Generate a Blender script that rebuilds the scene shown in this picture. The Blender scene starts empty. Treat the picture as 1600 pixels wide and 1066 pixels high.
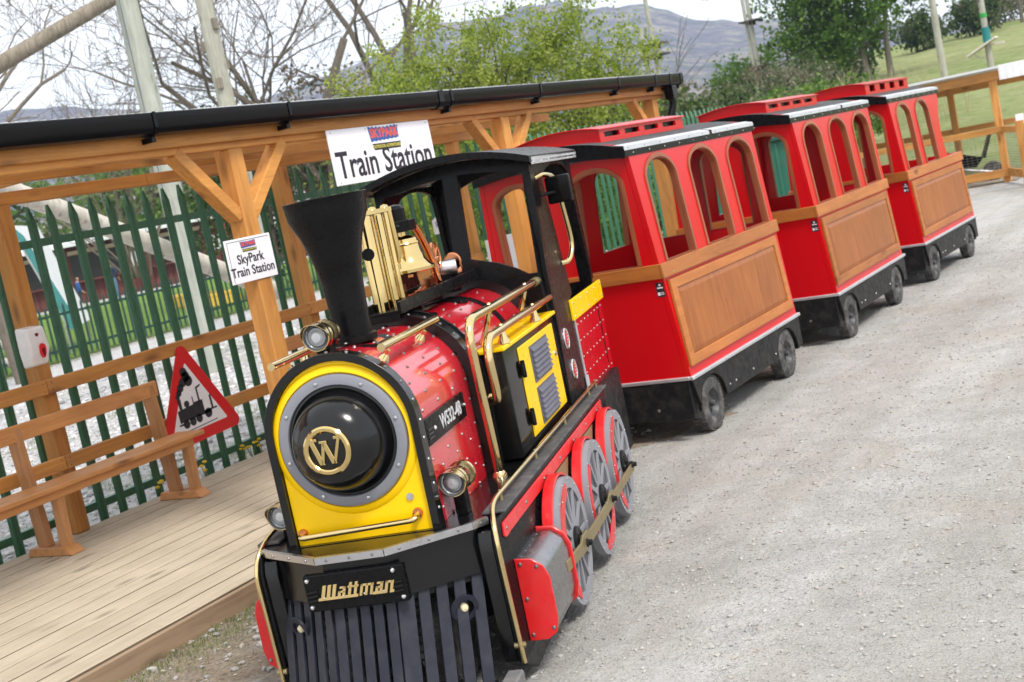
import bpy, bmesh, math, random
import numpy as np
from mathutils import Vector, Matrix
from mathutils.geometry import tessellate_polygon

random.seed(7)
rng = np.random.default_rng(11)
sc = bpy.context.scene
COL = sc.collection
R = math.radians
PI = math.pi

# ------------------------------------------------------------------ camera
cam_d = bpy.data.cameras.new('camera')
cam = bpy.data.objects.new('camera', cam_d)
COL.objects.link(cam)
cam_d.sensor_width = 36.0
cam_d.lens = 46.19
cam_d.clip_start = 0.1
cam_d.clip_end = 12000
sc.cycles.volume_bounces = 3
_r, _p, _y = R(11.683), R(6.778), R(30.471)
_f = Vector((-math.sin(_y) * math.cos(_p), math.cos(_y) * math.cos(_p), -math.sin(_p)))
_rt = Vector((math.cos(_y), math.sin(_y), 0))
_up = _rt.cross(_f)
_X = math.cos(_r) * _rt - math.sin(_r) * _up
_Y = math.sin(_r) * _rt + math.cos(_r) * _up
cam.matrix_world = Matrix(((_X.x, _Y.x, -_f.x, 0), (_X.y, _Y.y, -_f.y, 0), (_X.z, _Y.z, -_f.z, 1.6), (0, 0, 0, 1)))
cam_d.dof.use_dof = True
cam_d.dof.focus_distance = 4.5
cam_d.dof.aperture_fstop = 6.5
sc.camera = cam

# ------------------------------------------------------------------ sky and sun
SUN_EL, SUN_AZ = 52.0, 118.0          # azimuth measured clockwise from +Y
world = bpy.data.worlds.new('World')
sc.world = world
world.use_nodes = True
wn, wl = world.node_tree.nodes, world.node_tree.links
wn.clear()
w_out = wn.new('ShaderNodeOutputWorld')
w_bg = wn.new('ShaderNodeBackground')
w_sky = wn.new('ShaderNodeTexSky')
w_sky.sky_type = 'NISHITA'
w_sky.sun_disc = False
w_sky.sun_elevation = R(SUN_EL)
w_sky.sun_rotation = R(SUN_AZ)
w_tc = wn.new('ShaderNodeTexCoord')
w_map = wn.new('ShaderNodeMapping')
w_map.inputs['Scale'].default_value = (1.0, 1.0, 2.6)
w_no = wn.new('ShaderNodeTexNoise')
w_no.inputs['Scale'].default_value = 2.3
w_no.inputs['Detail'].default_value = 7
w_no.inputs['Roughness'].default_value = 0.55
w_rm = wn.new('ShaderNodeMapRange')
w_rm.inputs['From Min'].default_value = 0.32
w_rm.inputs['From Max'].default_value = 0.62
w_rm.inputs['To Min'].default_value = 0.90
w_rm.inputs['To Max'].default_value = 0.97
w_mix = wn.new('ShaderNodeMix')
w_mix.data_type = 'RGBA'
w_mix.inputs['B'].default_value = (11.6, 11.75, 12.0, 1)
w_bg.inputs['Strength'].default_value = 0.095
wl.new(w_tc.outputs['Generated'], w_map.inputs['Vector'])
wl.new(w_map.outputs['Vector'], w_no.inputs['Vector'])
wl.new(w_no.outputs['Fac'], w_rm.inputs['Value'])
wl.new(w_rm.outputs['Result'], w_mix.inputs['Factor'])
wl.new(w_sky.outputs['Color'], w_mix.inputs['A'])
wl.new(w_mix.outputs['Result'], w_bg.inputs['Color'])
wl.new(w_bg.outputs['Background'], w_out.inputs['Surface'])

sun_d = bpy.data.lights.new('sun', 'SUN')
sun_d.energy = 2.5
sun_d.angle = R(14)
sun_d.color = (1.0, 0.955, 0.89)
sun = bpy.data.objects.new('sun', sun_d)
COL.objects.link(sun)
_sd = Vector((math.sin(R(SUN_AZ)) * math.cos(R(SUN_EL)), math.cos(R(SUN_AZ)) * math.cos(R(SUN_EL)), math.sin(R(SUN_EL))))
sun.rotation_euler = _sd.to_track_quat('Z', 'Y').to_euler()
sun.location = (0, 0, 30)

sc.view_settings.view_transform = 'Standard'
sc.view_settings.look = 'None'
sc.view_settings.gamma = 1.0
sc.view_settings.use_curve_mapping = False
sc.view_settings.exposure = 0.45


# ------------------------------------------------------------------ materials
def new_mat(name):
    m = bpy.data.materials.new(name)
    m.use_nodes = True
    nt = m.node_tree
    return m, nt, nt.nodes['Principled BSDF'], nt.nodes, nt.links


def ramp(nodes, stops):
    r = nodes.new('ShaderNodeValToRGB')
    els = r.color_ramp.elements
    while len(els) < len(stops):
        els.new(0.5)
    for e, (p, c) in zip(els, stops):
        e.position = p
        e.color = (*c, 1)
    return r


def noise(nodes, links, vec, scale, detail=5, rough=0.55, dist=0.0):
    n = nodes.new('ShaderNodeTexNoise')
    n.inputs['Scale'].default_value = scale
    n.inputs['Detail'].default_value = detail
    n.inputs['Roughness'].default_value = rough
    n.inputs['Distortion'].default_value = dist
    if vec is not None:
        links.new(vec, n.inputs['Vector'])
    return n


def bump(nodes, links, bs, height, strength, dist=0.01, prev=None):
    b = nodes.new('ShaderNodeBump')
    b.inputs['Strength'].default_value = strength
    b.inputs['Distance'].default_value = dist
    links.new(height, b.inputs['Height'])
    if prev:
        links.new(prev.outputs['Normal'], b.inputs['Normal'])
    links.new(b.outputs['Normal'], bs.inputs['Normal'])
    return b


def sc3(c, k):
    return tuple(min(1, x * k) for x in c)


def paint(name, col, rough=0.3, metal=0.0, coat=0.0, var=0.10, bmp=0.03, bscale=60, dust=0.0, dustcol=(.33, .29, .24), vscale=5.0, rv=1.0):
    """painted or bare metal, plastic: uneven tone, uneven gloss, faint waviness, some dust"""
    m, nt, bs, N, L = new_mat(name)
    tc = N.new('ShaderNodeTexCoord')
    n1 = noise(N, L, tc.outputs['Object'], vscale, 6, 0.6)
    rp = ramp(N, [(0.3, sc3(col, 1 - var)), (0.7, sc3(col, 1 + var))])
    L.new(n1.outputs['Fac'], rp.inputs['Fac'])
    colout = rp.outputs['Color']
    if dust > 0:
        n3 = noise(N, L, tc.outputs['Object'], 17, 8, 0.7)
        mr = N.new('ShaderNodeMapRange')
        mr.inputs['From Min'].default_value = 0.45
        mr.inputs['From Max'].default_value = 0.75
        mr.inputs['To Max'].default_value = dust
        L.new(n3.outputs['Fac'], mr.inputs['Value'])
        mx = N.new('ShaderNodeMix')
        mx.data_type = 'RGBA'
        mx.inputs['B'].default_value = (*dustcol, 1)
        L.new(mr.outputs['Result'], mx.inputs['Factor'])
        L.new(colout, mx.inputs['A'])
        colout = mx.outputs['Result']
    L.new(colout, bs.inputs['Base Color'])
    n2 = noise(N, L, tc.outputs['Object'], 23, 6, 0.65)
    mr2 = N.new('ShaderNodeMapRange')
    mr2.inputs['From Min'].default_value = 0.3
    mr2.inputs['From Max'].default_value = 0.7
    mr2.inputs['To Min'].default_value = rough * (1 - .25 * rv)
    mr2.inputs['To Max'].default_value = min(1, rough * (1 + .35 * rv))
    L.new(n2.outputs['Fac'], mr2.inputs['Value'])
    L.new(mr2.outputs['Result'], bs.inputs['Roughness'])
    bs.inputs['Metallic'].default_value = metal
    if coat:
        bs.inputs['Coat Weight'].default_value = coat
        bs.inputs['Coat Roughness'].default_value = 0.06
    if bmp:
        n4 = noise(N, L, tc.outputs['Object'], bscale, 4, 0.6)
        bump(N, L, bs, n4.outputs['Fac'], bmp, 0.01)
    return m


def wood(name, c1, c2, axis='Y', scale=9.0, rough=0.6, grain=0.25, knots=True, weather=0.0, ribs=0.0, rnd=0.28):
    m, nt, bs, N, L = new_mat(name)
    tc = N.new('ShaderNodeTexCoord')
    oi = N.new('ShaderNodeObjectInfo')
    mp = N.new('ShaderNodeMapping')
    s = [1, 1, 1]
    s['XYZ'.index(axis)] = 0.07
    mp.inputs['Scale'].default_value = s
    cmb = N.new('ShaderNodeVectorMath')
    cmb.operation = 'SCALE'
    cmb.inputs[0].default_value = (7.3, 5.1, 9.7)
    L.new(oi.outputs['Random'], cmb.inputs['Scale'])
    L.new(cmb.outputs['Vector'], mp.inputs['Location'])
    L.new(tc.outputs['Object'], mp.inputs['Vector'])
    n1 = noise(N, L, mp.outputs['Vector'], scale * 2.2, 8, 0.68, 1.2)
    n2 = noise(N, L, tc.outputs['Object'], 3.1, 4, 0.6)
    rp = ramp(N, [(0.24, sc3(c1, .82)), (0.5, tuple((a + b) / 2 for a, b in zip(c1, c2))), (0.74, c2)])
    L.new(n1.outputs['Fac'], rp.inputs['Fac'])
    hs = N.new('ShaderNodeHueSaturation')
    ma = N.new('ShaderNodeMath')
    ma.operation = 'MULTIPLY_ADD'
    ma.inputs[1].default_value = 0.5
    ma.inputs[2].default_value = 0.62
    ad = N.new('ShaderNodeMath')
    ad.operation = 'MULTIPLY_ADD'
    ad.inputs[1].default_value = rnd
    L.new(oi.outputs['Random'], ad.inputs[0])
    L.new(n2.outputs['Fac'], ma.inputs[0])
    L.new(ma.outputs[0], ad.inputs[2])
    L.new(ad.outputs[0], hs.inputs['Value'])
    L.new(rp.outputs['Color'], hs.inputs['Color'])
    out = hs.outputs['Color']
    if knots:
        mp2 = N.new('ShaderNodeMapping')
        s2 = [1, 1, 1]
        s2['XYZ'.index(axis)] = 0.32
        mp2.inputs['Scale'].default_value = s2
        L.new(cmb.outputs['Vector'], mp2.inputs['Location'])
        L.new(tc.outputs['Object'], mp2.inputs['Vector'])
        vo = N.new('ShaderNodeTexVoronoi')
        vo.inputs['Scale'].default_value = 6.5
        L.new(mp2.outputs['Vector'], vo.inputs['Vector'])
        mr = N.new('ShaderNodeMapRange')
        mr.inputs['From Min'].default_value = 0.05
        mr.inputs['From Max'].default_value = 0.20
        mr.inputs['To Min'].default_value = 0.85
        mr.inputs['To Max'].default_value = 0.0
        L.new(vo.outputs['Distance'], mr.inputs['Value'])
        mx = N.new('ShaderNodeMix')
        mx.data_type = 'RGBA'
        mx.inputs['B'].default_value = (*sc3(c1, 0.42), 1)
        L.new(mr.outputs['Result'], mx.inputs['Factor'])
        L.new(out, mx.inputs['A'])
        out = mx.outputs['Result']
    if weather > 0:
        n5 = noise(N, L, tc.outputs['Object'], 2.2, 6, 0.65)
        mr5 = N.new('ShaderNodeMapRange')
        mr5.inputs['From Min'].default_value = 0.4
        mr5.inputs['From Max'].default_value = 0.7
        mr5.inputs['To Max'].default_value = weather
        L.new(n5.outputs['Fac'], mr5.inputs['Value'])
        mx5 = N.new('ShaderNodeMix')
        mx5.data_type = 'RGBA'
        mx5.inputs['B'].default_value = (.33, .25, .16, 1)
        L.new(mr5.outputs['Result'], mx5.inputs['Factor'])
        L.new(out, mx5.inputs['A'])
        out = mx5.outputs['Result']
    L.new(out, bs.inputs['Base Color'])
    bs.inputs['Roughness'].default_value = rough
    b = bump(N, L, bs, n1.outputs['Fac'], grain, 0.006)
    if ribs > 0:
        wv = N.new('ShaderNodeTexWave')
        wv.wave_type = 'BANDS'
        wv.bands_direction = 'X'
        wv.inputs['Scale'].default_value = ribs
        wv.inputs['Distortion'].default_value = 0
        L.new(tc.outputs['Object'], wv.inputs['Vector'])
        bump(N, L, bs, wv.outputs['Fac'], 0.5, 0.004, b)
    return m


def leafmat(name, cols, trans=0.35):
    m, nt, bs, N, L = new_mat(name)
    ge = N.new('ShaderNodeNewGeometry')
    tc = N.new('ShaderNodeTexCoord')
    n1 = noise(N, L, tc.outputs['Object'], 1.1, 3, 0.6)
    ad = N.new('ShaderNodeMath')
    ad.operation = 'MULTIPLY_ADD'
    ad.inputs[1].default_value = 0.55
    L.new(ge.outputs['Random Per Island'], ad.inputs[0])
    sb = N.new('ShaderNodeMath')
    sb.operation = 'MULTIPLY_ADD'
    sb.inputs[1].default_value = 0.9
    sb.inputs[2].default_value = -0.22
    L.new(n1.outputs['Fac'], sb.inputs[0])
    L.new(sb.outputs[0], ad.inputs[2])
    k = len(cols) - 1
    rp = ramp(N, [(0.12 + 0.76 * i / k, c) for i, c in enumerate(cols)])
    L.new(ad.outputs[0], rp.inputs['Fac'])
    L.new(rp.outputs['Color'], bs.inputs['Base Color'])
    bs.inputs['Roughness'].default_value = 0.55
    bs.inputs['Specular IOR Level'].default_value = 0.3
    tr = N.new('ShaderNodeBsdfTranslucent')
    L.new(rp.outputs['Color'], tr.inputs['Color'])
    mx = N.new('ShaderNodeMixShader')
    mx.inputs['Fac'].default_value = trans
    L.new(bs.outputs['BSDF'], mx.inputs[1])
    L.new(tr.outputs['BSDF'], mx.inputs[2])
    L.new(mx.outputs['Shader'], N['Material Output'].inputs['Surface'])
    return m


def stonemat(name, cols, rough=0.9):
    m, nt, bs, N, L = new_mat(name)
    ge = N.new('ShaderNodeNewGeometry')
    tc = N.new('ShaderNodeTexCoord')
    k = len(cols) - 1
    rp = ramp(N, [(i / k, c) for i, c in enumerate(cols)])
    L.new(ge.outputs['Random Per Island'], rp.inputs['Fac'])
    n1 = noise(N, L, tc.outputs['Object'], 90, 4)
    mx = N.new('ShaderNodeMix')
    mx.data_type = 'RGBA'
    mx.blend_type = 'MULTIPLY'
    mx.inputs['Factor'].default_value = 0.4
    L.new(rp.outputs['Color'], mx.inputs['A'])
    L.new(n1.outputs['Color'], mx.inputs['B'])
    L.new(rp.outputs['Color'], bs.inputs['Base Color'])
    bs.inputs['Roughness'].default_value = rough
    bump(N, L, bs, n1.outputs['Fac'], 0.3, 0.01)
    return m


def groundmat(name, layers, bscales=((60, .5, .02), (14, .35, .05)), grit=0.35, vscale=75):
    """layers: list of (scale, lo, hi, colour) blended one over the other by noise; first is the base pair"""
    m, nt, bs, N, L = new_mat(name)
    tc = N.new('ShaderNodeTexCoord')
    (s0, c0, c1) = layers[0]
    n0 = noise(N, L, tc.outputs['Object'], s0, 10, 0.72)
    rp = ramp(N, [(0.3, c0), (0.7, c1)])
    L.new(n0.outputs['Fac'], rp.inputs['Fac'])
    out = rp.outputs['Color']
    vo = N.new('ShaderNodeTexVoronoi')
    vo.inputs['Scale'].default_value = vscale
    L.new(tc.outputs['Object'], vo.inputs['Vector'])
    mg = N.new('ShaderNodeMix')
    mg.data_type = 'RGBA'
    mg.blend_type = 'OVERLAY'
    mg.inputs['Factor'].default_value = grit
    L.new(out, mg.inputs['A'])
    hsv = N.new('ShaderNodeHueSaturation')
    hsv.inputs['Saturation'].default_value = 0.12
    L.new(vo.outputs['Color'], hsv.inputs['Color'])
    L.new(hsv.outputs['Color'], mg.inputs['B'])
    out = mg.outputs['Result']
    for (s, lo, hi, amt, c) in layers[1:]:
        n = noise(N, L, tc.outputs['Object'], s, 7, 0.66)
        mr = N.new('ShaderNodeMapRange')
        mr.inputs['From Min'].default_value = lo
        mr.inputs['From Max'].default_value = hi
        mr.inputs['To Max'].default_value = amt
        L.new(n.outputs['Fac'], mr.inputs['Value'])
        mx = N.new('ShaderNodeMix')
        mx.data_type = 'RGBA'
        mx.inputs['B'].default_value = (*c, 1)
        L.new(mr.outputs['Result'], mx.inputs['Factor'])
        L.new(out, mx.inputs['A'])
        out = mx.outputs['Result']
    L.new(out, bs.inputs['Base Color'])
    bs.inputs['Roughness'].default_value = 0.95
    bs.inputs['Specular IOR Level'].default_value = 0.2
    pv = bump(N, L, bs, vo.outputs['Distance'], 0.55, 0.012)
    for (s, st, d) in bscales:
        n = noise(N, L, tc.outputs['Object'], s, 8, 0.7)
        pv = bump(N, L, bs, n.outputs['Fac'], st, d, pv)
    return m


RED = paint('red_gloss_paint', (0.56, 0.008, 0.020), 0.22, 0, 1.0, 0.07, 0.010, 20)
RED_MATT = paint('red_painted_board', (0.57, 0.003, 0.007), 0.25, 0, 0.0, 0.04, 0.004, 6, vscale=1.6, rv=.25)
RED_MATT.node_tree.nodes['Principled BSDF'].inputs['Specular IOR Level'].default_value = 0.36
RED_TRIM = paint('red_trim_paint', (0.62, 0.007, 0.010), 0.35, 0, 0.2, 0.07, 0.02, 40, 0.08)
BLACK = paint('black_gloss_paint', (0.005, 0.005, 0.0055), 0.16, 0, 0.0, 0.2, 0.008, 20)
BLACK.node_tree.nodes['Principled BSDF'].inputs['Specular IOR Level'].default_value = 0.42
BLACK_SAT = paint('black_satin_paint', (0.0048, 0.0048, 0.0055), 0.27, 0, 0.0, 0.1, 0.012, 40)
BLACK_SAT.node_tree.nodes['Principled BSDF'].inputs['Specular IOR Level'].default_value = 0.15
BLACK_DUSTY = paint('black_dusty_paint', (0.007, 0.007, 0.008), 0.45, 0, 0.0, 0.2, 0.05, 70, 0.14, (.20, .18, .16))
BLACK_DUSTY.node_tree.nodes['Principled BSDF'].inputs['Specular IOR Level'].default_value = 0.2
BAR_BLUE = paint('blue_black_bar_paint', (0.014, 0.016, 0.027), 0.42, 0, 0, 0.15, 0.05, 80, 0.10, (.20, .19, .18))
BAR_BLUE.node_tree.nodes['Principled BSDF'].inputs['Specular IOR Level'].default_value = 0.3
FELT = paint('roof_felt', (0.055, 0.056, 0.060), 0.85, 0, 0, 0.2, 0.3, 160)
YELLOW = paint('yellow_gloss_paint', (0.92, 0.57, 0.0), 0.3, 0, 0.0, 0.04, 0.010, 20)
YELLOW.node_tree.nodes['Principled BSDF'].inputs['Specular IOR Level'].default_value = 0.3
GREY = paint('grey_ring_paint', (0.20, 0.205, 0.235), 0.35, 0, 0.1, 0.07, 0.02, 60)
WHEEL_GREY = paint('grey_wheel_paint', (0.23, 0.235, 0.265), 0.5, 0, 0, 0.10, 0.05, 60, 0.25)
WHEEL_DARK = paint('wheel_disc_dark_grey', (0.07, 0.072, 0.082), 0.55, 0, 0, 0.15, 0.05, 60, 0.35)
BRASS = paint('polished_brass', (0.70, 0.55, 0.28), 0.14, 1.0, 0, 0.10, 0.015, 40)
BRASS_PALE = paint('pale_polished_brass', (0.69, 0.52, 0.23), 0.10, 1.0, 0, 0.08, 0.012, 30)
BRASS_OLD = paint('dull_olive_brass', (0.30, 0.24, 0.12), 0.45, 0.7, 0, 0.10, 0.04, 60)
GOLD = paint('gold_letter_paint', (0.62, 0.46, 0.20), 0.35, 0.6, 0, 0.10, 0.02, 50)
COPPER = paint('polished_copper', (0.62, 0.25, 0.12), 0.16, 1.0, 0, 0.12, 0.02, 40)
STEEL = paint('brushed_steel', (0.55, 0.55, 0.57), 0.30, 1.0, 0, 0.12, 0.05, 90)
DARK_STEEL = paint('dull_sheet_steel', (0.30, 0.30, 0.31), 0.24, 1.0, 0, 0.10, 0.03, 12)
CHROME = paint('chrome', (0.75, 0.75, 0.76), 0.12, 1.0, 0, 0.05, 0.01, 40)
RIVET = paint('dull_rivet_steel', (0.27, 0.26, 0.26), 0.45, 1.0, 0, 0.1, 0.02, 40)
ALU = paint('aluminium_strip', (0.62, 0.63, 0.65), 0.42, 0.75, 0, 0.08, 0.04, 90)
RUBBER = paint('tyre_rubber', (0.040, 0.039, 0.039), 0.85, 0, 0, 0.25, 0.25, 120, 0.75, (.24, .225, .205))
RIM_GREY = paint('dusty_dark_rim', (0.030, 0.031, 0.034), 0.5, 0, 0, 0.2, 0.05, 60, 0.45, (.22, .205, .19))
RUBBER_MAT = paint('ribbed_rubber_mat', (0.05, 0.05, 0.055), 0.7, 0, 0, 0.2, 0.4, 200, 0.3)
PLASTIC_BLACK = paint('black_plastic', (0.004, 0.004, 0.0045), 0.20, 0, 0.0, 0.1, 0.0)
PLASTIC_BLACK.node_tree.nodes['Principled BSDF'].inputs['Specular IOR Level'].default_value = 0.16
LENS = paint('lamp_lens', (0.62, 0.64, 0.66), 0.12, 0.2, 0.8, 0.1, 0.25, 240)
CHALK = paint('cream_lens', (0.75, 0.66, 0.42), 0.3, 0, 0.4, 0.1, 0.02)
BLUE = paint('blue_plastic', (0.02, 0.14, 0.55), 0.3, 0, 0.3)
INK = paint('black_ink', (0.015, 0.014, 0.02), 0.55, 0, 0, 0.05, 0)
WHITE_PRINT = paint('white_sign_board', (0.84, 0.84, 0.88), 0.4, 0, 0.1, 0.03, 0.02)
WHITE_INK = paint('white_letter_paint', (0.75, 0.75, 0.76), 0.5, 0, 0, 0.05, 0)
WHITE_PLASTIC = paint('white_plastic', (0.78, 0.78, 0.80), 0.25, 0, 0.3, 0.03, 0)
WHITE_SHEET = paint('white_corrugated_sheet', (0.66, 0.68, 0.70), 0.45, 0.1, 0, 0.08, 0.04)
def add_translucency(m, fac, col):
    N, L = m.node_tree.nodes, m.node_tree.links
    tr = N.new('ShaderNodeBsdfTranslucent')
    tr.inputs['Color'].default_value = (*col, 1)
    mx = N.new('ShaderNodeMixShader')
    mx.inputs['Fac'].default_value = fac
    L.new(N['Principled BSDF'].outputs['BSDF'], mx.inputs[1])
    L.new(tr.outputs['BSDF'], mx.inputs[2])
    L.new(mx.outputs['Shader'], N['Material Output'].inputs['Surface'])


CLEAR_SHEET = paint('translucent_white_sheet', (0.66, 0.68, 0.70), 0.4, 0.0, 0, 0.08, 0.04)
add_translucency(CLEAR_SHEET, 0.5, (.8, .8, .8))
LOUVRE = paint('dark_blue_grey_louvre', (0.085, 0.09, 0.12), 0.4)
REFLECTOR = paint('lamp_reflector_grey', (0.30, 0.31, 0.32), 0.25, 0.7)
DARK_CHROME = paint('dark_chrome', (0.35, 0.34, 0.33), 0.10, 1.0, 0, 0.05, 0.0)
SIGN_RED = paint('red_sign_border', (0.66, 0.010, 0.014), 0.35, 0, 0.2, 0.05, 0)
LOGO_BLUE = paint('logo_blue', (0.03, 0.10, 0.34), 0.5)
LOGO_RED = paint('logo_red', (0.68, 0.10, 0.07), 0.5)
LOGO_YELLOW = paint('logo_yellow', (0.66, 0.58, 0.10), 0.5)
FENCE_GREEN = paint('green_coated_steel', (0.028, 0.135, 0.070), 0.42, 0, 0.1, 0.14, 0.05, 50, 0.10, (.20, .24, .2))
FENCE_DARK = paint('dark_green_coated_steel', (0.010, 0.050, 0.034), 0.5, 0, 0, 0.15, 0.04)
TIMBER_X = wood('orange_timber_x', (.44, .165, .028), (.68, .320, .070), 'X', 8, .6, .35, True, .16)
TIMBER_Y = wood('orange_timber_y', (.44, .165, .028), (.68, .320, .070), 'Y', 8, .6, .35, True, .16)
TIMBER_Z = wood('orange_timber_z', (.44, .165, .028), (.68, .320, .070), 'Z', 8, .6, .35, True, .16)
BENCH_Y = wood('bench_wood_y', (.46, .195, .062), (.64, .315, .115), 'Y', 10, .45, .15)
BENCH_Z = wood('bench_wood_z', (.42, .185, .065), (.58, .300, .130), 'Z', 10, .5, .2)
DECK_Y = wood('deck_board', (.455, .380, .278), (.560, .485, .372), 'Y', 10, .8, .35, True, .18, 26, .12)
DECK_SIDE = wood('deck_board_dirt_and_shade', (.14, .105, .07), (.22, .17, .115), 'Y', 10, .9, .3, False, 0, 0, .1)  # dark board sides: shade of the gaps put into the colour, along with dirt
DECK_EDGE = wood('deck_edge_board', (.225, .150, .090), (.33, .235, .155), 'Y', 8, .75, .35, True, .15)
PANEL_Z = wood('varnished_panel_z', (.26, .066, .012), (.42, .143, .028), 'Z', 13, .4, .12, False)
PANEL_Y = wood('varnished_rail_y', (.31, .092, .020), (.46, .170, .042), 'Y', 12, .45, .15)
PANEL_X = wood('varnished_rail_x', (.34, .098, .018), (.50, .180, .038), 'X', 12, .45, .15)
for _m in (PANEL_X, PANEL_Y, PANEL_Z):
    _m.node_tree.nodes['Principled BSDF'].inputs['Specular IOR Level'].default_value = 0.3
WINDOW_WOOD = wood('window_trim_wood', (.24, .060, .022), (.36, .105, .042), 'Z', 12, .45, .1, False)
POLE_WOOD = wood('pale_pole_wood', (.25, .25, .20), (.46, .46, .40), 'Z', 9, .85, .4, True, .2)
POLE_GREEN = wood('greenish_pole_wood', (.22, .245, .205), (.42, .44, .39), 'Z', 9, .85, .4, True, .1)
LOG_WOOD = wood('bleached_log_wood', (.42, .38, .32), (.66, .62, .55), 'Z', 6, .85, .4, True, .1)
LOG_BROWN = wood('weathered_log_wood', (.10, .085, .06), (.33, .29, .23), 'Z', 9, .85, .5, True, .1)
SHED_RED = wood('dark_red_boarding', (.070, .018, .014), (.13, .036, .026), 'Z', 7, .75, .3, False)
BARK = wood('grey_brown_bark', (.085, .070, .055), (.22, .185, .15), 'Z', 10, .9, .6, False)
BARK_DARK = wood('dark_bark', (.045, .036, .028), (.12, .10, .08), 'Z', 10, .9, .6, False)
SKIN = paint('skin', (.52, .30, .21), .5)


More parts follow.
